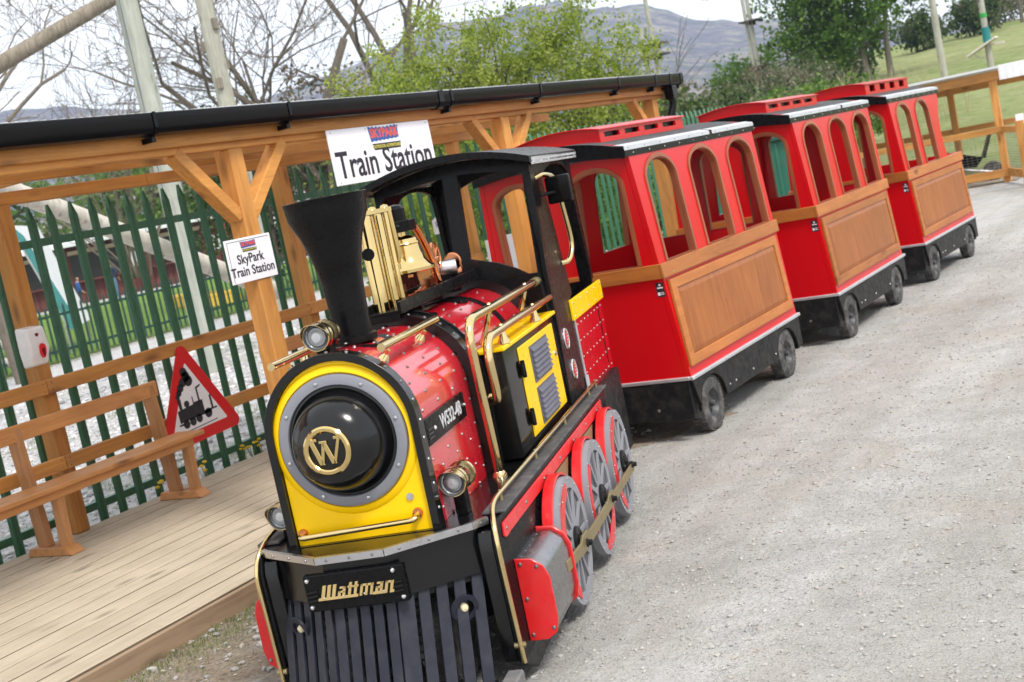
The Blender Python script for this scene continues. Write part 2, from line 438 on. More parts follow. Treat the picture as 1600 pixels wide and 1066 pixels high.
# ------------------------------------------------------------------ mesh builder
class MB:
    def __init__(s):
        s.v, s.f = [], []

    def add(s, vs, fs):
        o = len(s.v)
        s.v.extend([tuple(v) for v in vs])
        s.f.extend([tuple(i + o for i in f) for f in fs])
        return s

    def box(s, x0, x1, y0, y1, z0, z1, M=None):
        vs = [Vector(p) for p in ((x0, y0, z0), (x1, y0, z0), (x1, y1, z0), (x0, y1, z0), (x0, y0, z1), (x1, y0, z1), (x1, y1, z1), (x0, y1, z1))]
        if M is not None:
            vs = [M @ v for v in vs]
        return s.add(vs, [(0, 3, 2, 1), (4, 5, 6, 7), (0, 1, 5, 4), (1, 2, 6, 5), (2, 3, 7, 6), (3, 0, 4, 7)])

    def beam(s, p0, p1, w, h, up=(0, 0, 1)):
        p0, p1 = Vector(p0), Vector(p1)
        d = (p1 - p0).normalized()
        u = Vector(up)
        if abs(d.dot(u)) > .98:
            u = Vector((0, 1, 0))
        a = d.cross(u).normalized()
        b = a.cross(d).normalized()
        vs = []
        for p in (p0, p1):
            for (i, j) in ((-1, -1), (1, -1), (1, 1), (-1, 1)):
                vs.append(p + a * (i * w / 2) + b * (j * h / 2))
        return s.add(vs, [(0, 3, 2, 1), (4, 5, 6, 7), (0, 1, 5, 4), (1, 2, 6, 5), (2, 3, 7, 6), (3, 0, 4, 7)][::1])

    def tube(s, pts, r, n=10, closed=False, caps=True):
        pts = [Vector(p) for p in pts]
        k = len(pts)
        rs = r if isinstance(r, (list, tuple)) else [r] * k
        prev = None
        o = len(s.v)
        for i, p in enumerate(pts):
            if closed:
                t = pts[(i + 1) % k] - pts[i - 1]
            else:
                t = pts[min(i + 1, k - 1)] - pts[max(i - 1, 0)]
            t.normalize()
            if prev is None:
                a = t.cross(Vector((0, 0, 1)))
                if a.length < 1e-3:
                    a = t.cross(Vector((0, 1, 0)))
            else:
                a = prev - t * prev.dot(t)
            a.normalize()
            prev = a
            b = t.cross(a)
            for j in range(n):
                q = p + (a * math.cos(2 * PI * j / n) + b * math.sin(2 * PI * j / n)) * rs[i]
                s.v.append(tuple(q))
        rng_ = range(k if closed else k - 1)
        for i in rng_:
            for j in range(n):
                i2 = (i + 1) % k
                s.f.append((o + i * n + j, o + i * n + (j + 1) % n, o + i2 * n + (j + 1) % n, o + i2 * n + j))
        if caps and not closed:
            s.f.append(tuple(o + j for j in range(n))[::-1])
            s.f.append(tuple(o + (k - 1) * n + j for j in range(n)))
        return s

    def lathe(s, prof, origin, axis, n=32, a0=0.0, a1=2 * PI):
        """prof: list of (radius, height along axis)"""
        ax = Vector(axis).normalized()
        a = ax.cross(Vector((0, 0, 1)))
        if a.length < 1e-3:
            a = ax.cross(Vector((0, 1, 0)))
        a.normalize()
        b = ax.cross(a)
        O = Vector(origin)
        o = len(s.v)
        full = abs(a1 - a0 - 2 * PI) < 1e-6
        m = n if full else n + 1
        for (r, h) in prof:
            for j in range(m):
                t = a0 + (a1 - a0) * j / n
                s.v.append(tuple(O + ax * h + (a * math.cos(t) + b * math.sin(t)) * r))
        for i in range(len(prof) - 1):
            for j in range(n):
                j2 = (j + 1) % m
                if prof[i][0] < 1e-6 and prof[i + 1][0] < 1e-6:
                    continue
                if prof[i][0] < 1e-6:
                    s.f.append((o + i * m + j, o + (i + 1) * m + j2, o + (i + 1) * m + j))
                elif prof[i + 1][0] < 1e-6:
                    s.f.append((o + i * m + j, o + i * m + j2, o + (i + 1) * m + j))
                else:
                    s.f.append((o + i * m + j, o + i * m + j2, o + (i + 1) * m + j2, o + (i + 1) * m + j))
        return s

    def cyl(s, p0, p1, r0, r1=None, n=16):
        p0, p1 = Vector(p0), Vector(p1)
        L = (p1 - p0).length
        r1 = r0 if r1 is None else r1
        return s.lathe([(0, 0), (r0, 0), (r1, L), (0, L)], p0, p1 - p0, n)

    def dome(s, p, nrm, r, n=6, h=0.6):
        return s.lathe([(r, 0), (r * .75, r * h * .7), (0, r * h)], p, nrm, n)

    def plate(s, outer, holes, fn, thick):
        """outer and holes: 2-D loops; fn(a, b) -> 3-D point of the front face; thick: vector to the back face or fn"""
        loops = [outer] + list(holes)
        flat = [q for l in loops for q in l]
        tris = tessellate_polygon([[Vector((q[0], q[1], 0)) for q in l] for l in loops])
        o = len(s.v)
        n = len(flat)
        F = [Vector(fn(*q)) for q in flat]
        s.v.extend([tuple(p) for p in F])
        tv = Vector(thick)
        s.v.extend([tuple(p + tv) for p in F])
        for t in tris:
            a, b, c = t
            # orient the front against thick
            nn = (F[b] - F[a]).cross(F[c] - F[a])
            if nn.dot(tv) > 0:
                a, b, c = a, c, b
            s.f.append((o + a, o + b, o + c))
            s.f.append((o + n + a, o + n + c, o + n + b))
        k = 0
        for l in loops:
            m = len(l)
            for i in range(m):
                a, b = k + i, k + (i + 1) % m
                s.f.append((o + a, o + b, o + n + b, o + n + a))
            k += m
        return s

    def build(s, name, mat, parent=None, bevel=0.0, smooth=32, kind=None, label=None, seg=1):
        me = bpy.data.meshes.new(name)
        me.from_pydata(s.v, [], s.f)
        bm = bmesh.new()
        bm.from_mesh(me)
        if len(s.f) < 60000:
            bmesh.ops.recalc_face_normals(bm, faces=bm.faces)
        if bevel > 0:
            ed = [e for e in bm.edges if len(e.link_faces) == 2 and e.calc_face_angle(0) > R(35)]
            bmesh.ops.bevel(bm, geom=ed, offset=bevel, segments=seg, affect='EDGES', profile=0.6, clamp_overlap=True)
        bm.to_mesh(me)
        bm.free()
        if smooth:
            me.polygons.foreach_set('use_smooth', [True] * len(me.polygons))
            me.set_sharp_from_angle(angle=R(smooth))
        me.materials.append(mat)
        o = bpy.data.objects.new(name, me)
        COL.objects.link(o)
        if parent:
            o.parent = parent
        if kind:
            o['kind'] = kind
        if label:
            o['label'] = label
        return o


def thing(name, label, cat, loc=(0, 0, 0), rz=0.0, group=None):
    o = bpy.data.objects.new(name, None)
    o.empty_display_size = 0.2
    COL.objects.link(o)
    o.location = loc
    o.rotation_euler = (0, 0, rz)
    o['label'] = label
    o['category'] = cat
    if group:
        o['group'] = group
    return o


def tag(o, label, cat, group=None):
    o['label'] = label
    o['category'] = cat
    if group:
        o['group'] = group
    return o


def child_copy(src, parent, loc=None, name=None):
    c = src.copy()
    COL.objects.link(c)
    c.parent = parent
    if loc is not None:
        c.location = loc
    return c


def dup(root, loc, rz, label):
    r = root.copy()
    COL.objects.link(r)
    r.location = loc
    r.rotation_euler = (0, 0, rz)
    r['label'] = label
    for ch in list(root.children):
        c = ch.copy()
        COL.objects.link(c)
        c.parent = r
        for g in list(ch.children):
            d = g.copy()
            COL.objects.link(d)
            d.parent = c
    return r


def text(name, body, size, mat, M, parent=None, extrude=0.001, weight=0.0, xs=1.0, shear=0.0, align='CENTER', space=1.0):
    cu = bpy.data.curves.new(name, 'FONT')
    cu.body = body
    cu.size = size
    cu.extrude = extrude
    cu.offset = weight * size
    cu.align_x = align
    cu.align_y = 'CENTER'
    cu.shear = shear
    cu.space_character = space
    cu.resolution_u = 3
    tmp = bpy.data.objects.new('tmp_text', cu)
    COL.objects.link(tmp)
    bpy.context.view_layer.update()
    me = bpy.data.meshes.new_from_object(tmp.evaluated_get(bpy.context.evaluated_depsgraph_get()))
    bpy.data.objects.remove(tmp)
    me.transform(Matrix.Diagonal((xs, 1, 1, 1)))
    me.transform(M)
    me.name = name
    me.materials.clear()
    me.materials.append(mat)
    o = bpy.data.objects.new(name, me)
    COL.objects.link(o)
    if parent:
        o.parent = parent
    return o


def frame(o, x, y, z):
    """matrix from three axis columns and an origin"""
    return Matrix(((x[0], y[0], z[0], o[0]), (x[1], y[1], z[1], o[1]), (x[2], y[2], z[2], o[2]), (0, 0, 0, 1)))


def circle(cx, cy, r, n=32, a0=0.0, a1=2 * PI, end=False):
    m = n + 1 if end else n
    return [(cx + r * math.cos(a0 + (a1 - a0) * i / n), cy + r * math.sin(a0 + (a1 - a0) * i / n)) for i in range(m)]


def arch(x0, x1, z0, z1, z2, n=12):
    """window outline: straight sides from z0 to z1, elliptical head rising to z2"""
    c, r = (x0 + x1) / 2, (x1 - x0) / 2
    return [(x0, z0), (x1, z0)] + [(c + r * math.cos(PI * i / n), z1 + (z2 - z1) * math.sin(PI * i / n)) for i in range(n + 1)]


def bend(pts, r=0.04, n=5):
    """round the corners of a polyline"""
    pts = [Vector(p) for p in pts]
    out = [pts[0]]
    for i in range(1, len(pts) - 1):
        a, b, c = pts[i - 1], pts[i], pts[i + 1]
        d1, d2 = (a - b), (c - b)
        k1, k2 = min(r, d1.length * .45), min(r, d2.length * .45)
        p, q = b + d1.normalized() * k1, b + d2.normalized() * k2
        for j in range(n + 1):
            t = j / n
            out.append(p * (1 - t) ** 2 + b * 2 * t * (1 - t) + q * t * t)
    out.append(pts[-1])
    return out


# ------------------------------------------------------------------ setting: ground, lawn, hills
def structure(o):
    o['kind'] = 'structure'
    return o


def add_tracks(m):
    N, L = m.node_tree.nodes, m.node_tree.links
    bs = N['Principled BSDF']
    src = bs.inputs['Base Color'].links[0].from_socket
    tc = N.new('ShaderNodeTexCoord')
    mp = N.new('ShaderNodeMapping')
    mp.inputs['Scale'].default_value = (1.0, .07, 1)
    mp.inputs['Rotation'].default_value = (0, 0, R(-4))
    L.new(tc.outputs['Object'], mp.inputs['Vector'])
    n = noise(N, L, mp.outputs['Vector'], 1.7, 5, .62, .4)
    mr = N.new('ShaderNodeMapRange')
    mr.inputs['From Min'].default_value = .42
    mr.inputs['From Max'].default_value = .62
    mr.inputs['To Max'].default_value = .42
    L.new(n.outputs['Fac'], mr.inputs['Value'])
    mx = N.new('ShaderNodeMix')
    mx.data_type = 'RGBA'
    mx.inputs['B'].default_value = (.30, .275, .24, 1)
    L.new(mr.outputs['Result'], mx.inputs['Factor'])
    L.new(src, mx.inputs['A'])
    L.new(mx.outputs['Result'], bs.inputs['Base Color'])


GRAVEL = groundmat('pale_gravel', [(3.5, (.33, .322, .310), (.50, .490, .475)), (1.1, .50, .68, .55, (.43, .375, .29)), (.35, .46, .62, .60, (.57, .56, .54)), (.8, .58, .70, .45, (.29, .28, .265)),
                                   (9, .62, .74, .5, (.20, .19, .18)), (2.6, .66, .76, .6, (.25, .27, .12))],
                   ((45, .6, .02), (9, .5, .05), (190, .5, .008), (.9, .6, .12)), .30, 130)
add_tracks(GRAVEL)
WHITE_GRAVEL = groundmat('white_stone_gravel', [(4, (.36, .355, .36), (.54, .53, .53)), (0.8, .54, .70, .8, (.30, .27, .12)), (8, .6, .75, .5, (.12, .12, .12))],
                         ((30, .9, .05), (9, .5, .06)), .7)
DIRT = groundmat('brown_dirt', [(5, (.24, .19, .14), (.42, .355, .285)), (2, .5, .7, .7, (.45, .42, .385)), (3.0, .54, .66, .5, (.18, .20, .07))], ((40, .6, .03), (10, .5, .05)), .35)
GRASS_M = groundmat('lawn_grass', [(3, (.085, .17, .022), (.19, .29, .055)), (.6, .5, .7, .6, (.24, .30, .09)), (25, .55, .7, .5, (.05, .10, .02))], ((60, .8, .05), (8, .5, .1)), .25)
FIELD_M = groundmat('field_grass', [(.35, (.20, .235, .085), (.35, .37, .165)), (.07, .45, .62, .75, (.16, .25, .055)), (.8, .48, .62, .5, (.40, .38, .22)), (2.5, .5, .62, .5, (.13, .17, .05))], ((20, .8, .1), (3, .5, .2)), .15)
FELL_M = groundmat('heather_fell', [(.010, (.10, .072, .085), (.24, .18, .155)), (.022, .47, .55, .85, (.38, .31, .20)), (.016, .54, .58, .85, (.055, .09, .045)), (.10, .48, .60, .7, (.055, .042, .055))],
                   ((.03, 1, 14), (.15, 1, 4)), .0)


def grid_sheet(name, x0, x1, y0, y1, z, mat, nx=1, ny=1, amp=0.0):
    b = MB()
    for j in range(ny + 1):
        for i in range(nx + 1):
            b.v.append((x0 + (x1 - x0) * i / nx, y0 + (y1 - y0) * j / ny, z + (random.uniform(-amp, amp) if amp else 0)))
    for j in range(ny):
        for i in range(nx):
            k = j * (nx + 1) + i
            b.f.append((k, k + 1, k + nx + 2, k + nx + 1))
    return structure(b.build(name, mat))


grid_sheet('ground', -9000, 9000, -600, 9000, 0.0, GRAVEL)
grid_sheet('stone_yard', -19.2, -6.32, 1.5, 40, 0.004, WHITE_GRAVEL)
lb = MB()
lb.v = [(-120, 2, .02), (-19.6, 2, .02), (-19.9, 40, .02), (-120, 120, .02)]
lb.f = [(0, 1, 2, 3)]
structure(lb.build('lawn', GRASS_M))
dirt = MB()
o_ = []
for i in range(41):
    y = 2.2 + i * .25
    o_.append((-4.06, y))
for i in range(41):
    y = 12.2 - i * .25
    o_.append((-3.30 + .18 * math.sin(i * 1.3) + .10 * math.sin(i * 2.9) + (.25 if y > 6 else 0), y))
dirt.plate(o_, [], lambda a, b: (a, b, .005), (0, 0, -.004))
structure(dirt.build('dirt_strip', DIRT))


def hill_h(x, y):
    d = math.hypot(x, y)
    az = math.degrees(math.atan2(-x, y))
    k = 1 - min(1, max(0, (az - 15) / 13))
    k = k * k * (3 - 2 * k)
    h = 0.078 * max(0, d - 25) * (1 if d < 92 else 1)
    h = min(h, 5.15 + .004 * (d - 91))
    return h * k + 0.018 * min(1, max(0, (d - 24)) / 2)


hb = MB()
NA, ND = 60, 60
for j in range(ND + 1):
    d = 24 + 140 * (j / ND) ** 1.6
    for i in range(NA + 1):
        az = R(-22 + 52 * i / NA)
        x, y = -d * math.sin(az), d * math.cos(az)
        hb.v.append((x, y, hill_h(x, y) + (random.uniform(-.06, .06) if j > 1 else 0)))
for j in range(ND):
    for i in range(NA):
        k = j * (NA + 1) + i
        hb.f.append((k, k + 1, k + NA + 2, k + NA + 1))
structure(hb.build('hillside', FIELD_M, smooth=80))

# mountains: skyline measured as azimuth (left of +Y) and elevation
sky_pts = [(66, 4.2), (58, 5.4), (53, 6.3), (49, 6.9), (46.5, 6.6), (44, 6.0), (41, 5.3), (38.5, 5.5), (37, 5.8), (34.5, 6.2), (32.5, 6.7), (31, 7.2), (29.5, 7.0), (28, 6.95), (27, 7.1), (26.2, 7.02), (25.6, 7.05),
           (25, 6.65), (24, 6.40), (23.6, 6.33), (22.8, 6.25), (22, 6.1), (21.2, 5.75), (20.6, 5.35), (20.1, 5.05), (19.4, 4.8), (18.7, 4.75), (18.2, 4.6), (17.2, 4.4), (16.6, 4.35), (15, 3.9), (13, 3.4), (11, 2.7), (8, 2.0), (4, 1.5), (-2, 1.2), (-12, 1.0)]
mb_ = MB()
az_s = np.linspace(66, -12, 300)
xs_, ys_ = [a for a, e in sky_pts][::-1], [e for a, e in sky_pts][::-1]
elv = np.interp(az_s[::-1], xs_, ys_)[::-1]
elv = elv + np.interp(np.arange(300), np.arange(0, 300, 2), rng.normal(0, .035, 150))
rows = [(750, 0.0), (850, .12), (950, .27), (1050, .42), (1175, .60), (1275, .78), (1350, .92), (1400, 1.0), (1650, .75)]
wob = rng.normal(0, 1, (len(rows), 60))
for k, (d, q) in enumerate(rows):
    wv = np.interp(np.linspace(0, 59, 300), np.arange(60), wob[k])
    for i, a in enumerate(az_s):
        e = elv[i]
        zt = math.tan(R(e)) * 1400 + 1.6
        dd = d + wv[i] * (22 if 0 < k < 7 else 0)
        z = zt * q + (wv[i] * .05 * zt * (1 if 0 < k < 7 else 0)) - (2 if k == 0 else 0)
        z = min(z, zt * dd / 1400 * .985) if k < 7 else z
        mb_.v.append((-dd * math.sin(R(a)), dd * math.cos(R(a)), z))
for k in range(len(rows) - 1):
    for i in range(299):
        a = k * 300 + i
        mb_.f.append((a, a + 1, a + 301, a + 300))
structure(mb_.build('mountains', FELL_M, smooth=60))

# ------------------------------------------------------------------ loose stones
ICO_V = None


def stones(name, n, sampler, smin, smax, mat, flat=0.6):
    bm = bmesh.new()
    bmesh.ops.create_icosphere(bm, subdivisions=1, radius=1)
    bv = np.array([v.co[:] for v in bm.verts])[:, :]
    bf = np.array([[v.index for v in f.verts] for f in bm.faces])
    bm.free()
    P = sampler(n)
    s = smin * (smax / smin) ** (rng.random(n) ** 2.2)
    k = len(bv)
    jit = 1 + rng.normal(0, .16, (n, k, 1))
    sh = np.stack([rng.uniform(.7, 1.3, n), rng.uniform(.6, 1.1, n), rng.uniform(.4, .8, n) * flat / .6], 1)
    V = bv[None] * jit * sh[:, None, :] * s[:, None, None]
    a = rng.uniform(0, 2 * PI, n)
    c, si = np.cos(a)[:, None], np.sin(a)[:, None]
    X = V[:, :, 0] * c - V[:, :, 1] * si
    Y = V[:, :, 0] * si + V[:, :, 1] * c
    V = np.stack([X, Y, V[:, :, 2]], 2)
    V += P[:, None, :]
    V[:, :, 2] += (s * .12)[:, None]
    F = (bf[None] + (np.arange(n) * k)[:, None, None]).reshape(-1, 3)
    me = bpy.data.meshes.new(name)
    me.from_pydata(V.reshape(-1, 3).tolist(), [], F.tolist())
    me.materials.append(mat)
    o = bpy.data.objects.new(name, me)
    COL.objects.link(o)
    o['kind'] = 'stuff'
    return o


def tri_sampler(x0, x1, y0, y1, z, power=1.0):
    def f(n):
        # denser near the camera
        y = y0 + (y1 - y0) * rng.random(n) ** power
        x = x0 + (x1 - x0) * rng.random(n)
        return np.stack([x, y, np.full(n, z)], 1)
    return f


PEB = stonemat('pebble_stone', [(.20, .19, .18), (.36, .345, .325), (.42, .405, .385), (.38, .34, .29), (.28, .27, .27), (.44, .43, .41)])
PEBW = stonemat('white_yard_stone', [(.22, .22, .23), (.50, .50, .51), (.64, .63, .62), (.42, .40, .38), (.36, .36, .38), (.70, .70, .70)])
stones('gravel', 42000, tri_sampler(-3.9, 1.2, 2.6, 16, 0.001, 1.9), .0018, .011, PEB)
stones('edge_gravel', 1500, tri_sampler(-4.05, -3.2, 2.6, 8, 0.009), .003, .024, PEB)
stones('white_gravel', 15000, tri_sampler(-15, -6.42, 3.4, 17, 0.006, 1.2), .012, .05, PEBW)


# ------------------------------------------------------------------ foliage builders
def leaves_mesh(name, P, size, mat, parent=None, kind=None, droop=0.3):
    """one small bent leaf quad at every point of P (n x 3)"""
    n = len(P)
    nrm = rng.normal(0, 1, (n, 3))
    nrm[:, 2] += droop
    nrm /= np.linalg.norm(nrm, axis=1)[:, None]
    t = np.cross(nrm, rng.normal(0, 1, (n, 3)))
    t /= np.linalg.norm(t, axis=1)[:, None]
    b = np.cross(nrm, t)
    s = size * rng.uniform(.6, 1.35, n)[:, None]
    V = np.stack([P - t * s, P + b * s * .55 + nrm * s * .12, P + t * s, P - b * s * .55 + nrm * s * .12], 1).reshape(-1, 3)
    F = np.arange(4 * n).reshape(n, 4)
    me = bpy.data.meshes.new(name)
    me.vertices.add(4 * n)
    me.vertices.foreach_set('co', V.astype(np.float32).ravel())
    me.loops.add(4 * n)
    me.loops.foreach_set('vertex_index', F.astype(np.int32).ravel())
    me.polygons.add(n)
    me.polygons.foreach_set('loop_start', np.arange(0, 4 * n, 4, dtype=np.int32))
    me.update(calc_edges=True)
    me.materials.append(mat)
    o = bpy.data.objects.new(name, me)
    COL.objects.link(o)
    if parent:
        o.parent = parent
    if kind:
        o['kind'] = kind
    return o


def crown_points(blobs, clumps, per, cr, shell=0.55, ext=1.08):
    """blobs: (cx, cy, cz, rx, ry, rz). Clumps scattered in each ellipsoid, leaves scattered in each clump"""
    vol = np.array([b[3] * b[4] * b[5] for b in blobs]) ** .67
    cnt = np.maximum(1, (clumps * vol / vol.sum()).astype(int))
    C = []
    for b, k in zip(blobs, cnt):
        d = rng.normal(0, 1, (k, 3))
        d /= np.linalg.norm(d, axis=1)[:, None]
        r = shell + (ext - shell) * rng.random(k) ** (.7 if ext < 1.1 else 1.0)
        C.append(np.array(b[:3]) + d * r[:, None] * np.array(b[3:]))
    C = np.concatenate(C)
    k = len(C)
    rad = cr * rng.uniform(.5, 1.4, k)
    L = rng.normal(0, .5, (k, per, 3)) * rad[:, None, None]
    keep = rng.random((k, per)) < rng.uniform(.5, 1.0, k)[:, None]
    return C, (C[:, None, :] + L)[keep]


def limb_path(p0, p1, sag=0.12, n=5):
    p0, p1 = Vector(p0), Vector(p1)
    L = (p1 - p0).length
    off = Vector((random.uniform(-1, 1), random.uniform(-1, 1), random.uniform(-.2, .8))) * L * sag
    return [p0.lerp(p1, t) + off * math.sin(PI * t) for t in [i / n for i in range(n + 1)]]


def leafy_tree(name, label, cat, base, blobs, trunks, mat, bark, clumps=260, per=60, cr=.3, leaf=.06, nlimb=26, group=None, shell=.5, ext=1.08):
    root = thing(name, label, cat, base, 0, group)
    C, P = crown_points(blobs, clumps, per, cr, shell, ext)
    leaves_mesh('crown', P, leaf, mat, root)
    tb = MB()
    tips = []
    for (p0, p1, r0, r1) in trunks:
        path = limb_path(p0, p1, .06, 6)
        tb.tube(path, [r0 + (r1 - r0) * i / 6 for i in range(7)], 8)
        tips += [(path[3], r1 * 1.2), (path[4], r1), (path[6], r1)]
    idx = rng.choice(len(C), min(nlimb, len(C)), replace=False)
    for i in idx:
        c = Vector(C[i])
        t, r = min(tips, key=lambda q: (q[0] - c).length + random.uniform(0, 1))
        tb.tube(limb_path(t, c, .12, 4), [r * .7, r * .5, r * .36, r * .24, r * .1], 5, caps=False)
    if tb.v:
        tb.build('trunk', bark, root, smooth=60)
    return root


def bush(name, label, base, rx, ry, rz, mat, clumps, per, cr, leaf, group=None, cat='bush', stems=True):
    blobs = []
    for i in range(5):
        a = random.uniform(0, 2 * PI)
        q = random.uniform(.15, .5)
        k = random.uniform(.55, .85)
        blobs.append((math.cos(a) * rx * q, math.sin(a) * ry * q, rz * random.uniform(.42, .62), rx * k, ry * k, rz * random.uniform(.36, .5)))
    trunks = [((random.uniform(-.2, .2) * rx, random.uniform(-.2, .2) * ry, 0), (random.uniform(-.5, .5) * rx, random.uniform(-.5, .5) * ry, rz * .7), .03 * rz, .012 * rz) for _ in range(3)]
    return leafy_tree(name, label, cat, base, blobs, trunks if stems else [], mat, BARK_DARK, clumps, per, cr, leaf, 12, group, .35)


def grow(tb, p, d, L, r, depth, spread=.55, up=.12, kids=(2, 4), minr=.004, sides=5):
    n = 4
    pts, rs = [p.copy()], [r]
    dd = d.copy()
    for i in range(n):
        dd = (dd + Vector((random.gauss(0, .19), random.gauss(0, .19), random.gauss(.02, .13)))).normalized()
        p = p + dd * (L / n)
        pts.append(p.copy())
        rs.append(max(minr, r * (1 - .42 * (i + 1) / n)))
    tb.tube(pts, rs, sides if depth > 1 else 3, caps=False)
    if depth <= 0:
        return
    for k in range(random.randint(*kids)):
        i = random.choice((1, 2, 3, 3, 4, 4))
        a = Vector((random.gauss(0, 1), random.gauss(0, 1), random.gauss(up, .6))).normalized()
        nd = (dd * (1 - spread) + a * spread + Vector((0, 0, up))).normalized()
        grow(tb, pts[i], nd, L * random.uniform(.50, .78), rs[i] * random.uniform(.42, .68), depth - 1, spread, up, kids, minr, sides)


def bare_tree(name, label, base, stems, depth=4, group=None, minr=.006, spread=.55, kids=(2, 4), mat=None):
    root = thing(name, label, 'tree', base, 0, group)
    tb = MB()
    for (p, d, L, r) in stems:
        grow(tb, Vector(p), Vector(d).normalized(), L, r * .74, depth, spread, .1, kids, minr)
    tb.build('trunk', mat or BARK, root, smooth=60)
    return root


# ------------------------------------------------------------------ station: deck
deck = thing('platform_deck', 'pale ribbed timber boarding deck of the train station', 'deck', (0, 0, 0))
DY0, DY1 = 1.9, 10.9
nx = 14
X0, X1 = -6.235, -4.078
wd = (X1 - X0) / nx
GAP = .0068
plank_cache = {}
for i in range(nx):
    x0 = X0 + i * wd
    ys = [DY0, DY0 + random.choice((4.8, 4.8, 6.0, 3.6))]
    while ys[-1] < DY1 - 1.2:
        ys.append(ys[-1] + random.choice((4.8, 4.2)))
    ys[-1] = DY1
    for a, b in zip(ys[:-1], ys[1:]):
        if b - a < .3:
            continue
        m = MB()
        m.box(GAP, wd - GAP, .0015, b - a - .0015, -.026, random.uniform(-.001, .0012))
        p = m.build('plank', DECK_Y, deck, bevel=.0025)
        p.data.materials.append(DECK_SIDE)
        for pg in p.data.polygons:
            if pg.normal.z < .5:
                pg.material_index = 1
        p.location = (x0, a, .108)
fas = [(DY0, 5.02), (5.024, 8.1), (8.104, DY1)]
for a, b in fas:
    m = MB()
    m.box(X1 + .002, X1 + .030, a, b, .004, .099)
    m.build('edge_board', DECK_EDGE, deck, bevel=.002)
m = MB()
for x in (-6.15, -5.6, -5.0, -4.5, -4.14):
    m.box(x - .025, x + .025, DY0 + .05, DY1 - .05, .006, .081)
m.build('joist', TIMBER_Y, deck)

# ------------------------------------------------------------------ station: shelter
shel = thing('train_shelter', 'open timber train station shelter with black gutter and pale corrugated roof', 'shelter', (0, 0, 0))
DZ = .109
PY = [2.42, 5.088, 7.85, 10.48]
PYB = [2.47, 5.175, 7.715, 10.205]
for k, y in enumerate(PY):
    m = MB()
    m.box(-4.422, -4.320, y - .052, y + .052, DZ, 2.035)
    m.build('post', TIMBER_Z, shel, bevel=.006)
for k, y in enumerate(PYB):
    m = MB()
    m.box(-6.257, -6.155, y - .050, y + .050, DZ, 2.05)
    m.build('post', TIMBER_Z, shel, bevel=.006)
# beams
for a, b in ((1.9, 6.35), (6.353, 10.78)):
    m = MB()
    m.box(-4.386, -4.334, a, b, 2.036, 2.128)
    m.build('front_beam', TIMBER_Y, shel, bevel=.004)
    m = MB()
    m.box(-6.252, -6.170, a, b, 2.051, 2.125)
    m.build('back_beam', TIMBER_Y, shel, bevel=.004)
m = MB()
m.box(-4.333, -4.300, 1.9, 10.80, 2.070, 2.135)
m.build('fascia', TIMBER_Y, shel, bevel=.003)


def roof_z(x):
    return 2.221 + (-4.20 - x) * .066


def slope_box(m, xa, xb, y0, y1, t0, t1):
    """sloping timber between xa and xb: t0..t1 below the roof line"""
    vs = []
    for (x, y, t) in ((xa, y0, t1), (xb, y0, t1), (xb, y1, t1), (xa, y1, t1), (xa, y0, t0), (xb, y0, t0), (xb, y1, t0), (xa, y1, t0)):
        vs.append((x, y, roof_z(x) - t))
    m.add(vs, [(0, 3, 2, 1), (4, 5, 6, 7), (0, 1, 5, 4), (1, 2, 6, 5), (2, 3, 7, 6), (3, 0, 4, 7)])


for y in (2.47, 5.02, 7.60, 10.30):
    m = MB()
    m.box(-6.50, -4.436, y - .022, y + .022, 2.130, 2.185)
    m.build('tie_beam', TIMBER_X, shel, bevel=.003)
for x, t in ((-4.88, .020), (-5.50, .020), (-6.12, .020)):
    for a_, b_ in ((1.92, 6.0), (6.004, 10.78)):
        m = MB()
        z = roof_z(x)
        m.box(x - .024, x + .024, a_, b_, 2.187, z - .006)
        m.build('purlin', TIMBER_Y, shel, bevel=.002)
m = MB()
m.box(-5.30, -5.25, 1.92, 6.6, 2.086, 2.183)
m.build('cross_rail', TIMBER_Y, shel, bevel=.003)
m = MB()
m.box(-5.44, -5.39, 5.9, 10.6, 2.062, 2.128)
m.build('cross_rail', TIMBER_Y, shel, bevel=.003)
# braces
for y in PY:
    for s in (-1, 1):
        if not (1.9 < y + s * .5 < 10.8):
            continue
        m = MB()
        m.beam((-4.371, y + s * .045, 1.70), (-4.371, y + s * .40, 2.05), .062, .080, (1, 0, 0))
        m.build('brace', TIMBER_Y, shel, bevel=.003)
# corrugated sheets
for k in range(9):
    y0 = 1.85 + k * 1.0
    y1 = min(y0 + 1.02, 10.85)
    m = MB()
    n = int((y1 - y0) / .00625)
    xs = (-4.262, -5.4, -6.62)
    zo = .002 * (k % 2)
    for x in xs:
        for i in range(n + 1):
            y = y0 + (y1 - y0) * i / n
            m.v.append((x, y, roof_z(x) + .0055 * math.cos(2 * PI * y / .05) + .004 + zo))
    for j in range(2):
        for i in range(n):
            a = j * (n + 1) + i
            m.f.append((a, a + 1, a + n + 2, a + n + 1))
    m.build('roof_sheet', CLEAR_SHEET, shel, smooth=60)
# rails on the back posts
for (a, b) in ((1.9, 5.13), (5.133, 7.62), (7.623, 10.2)):
    for (z0, z1) in ((.945, 1.03), (.498, .578)):
        m = MB()
        m.box(-6.153, -6.108, a, b, z0, z1)
        m.build('rail', TIMBER_Y, shel, bevel=.004)
m = MB()
for y in (5.133, 7.623):
    for (z0, z1) in ((.945, 1.03), (.498, .578)):
        for dy in (-.03, .03):
            for q in (.25, .75):
                m.dome((-6.1085, y + dy, z0 + (z1 - z0) * q), (1, 0, 0), .004, 6, .3)
m.build('nails', BLACK_SAT, shel)
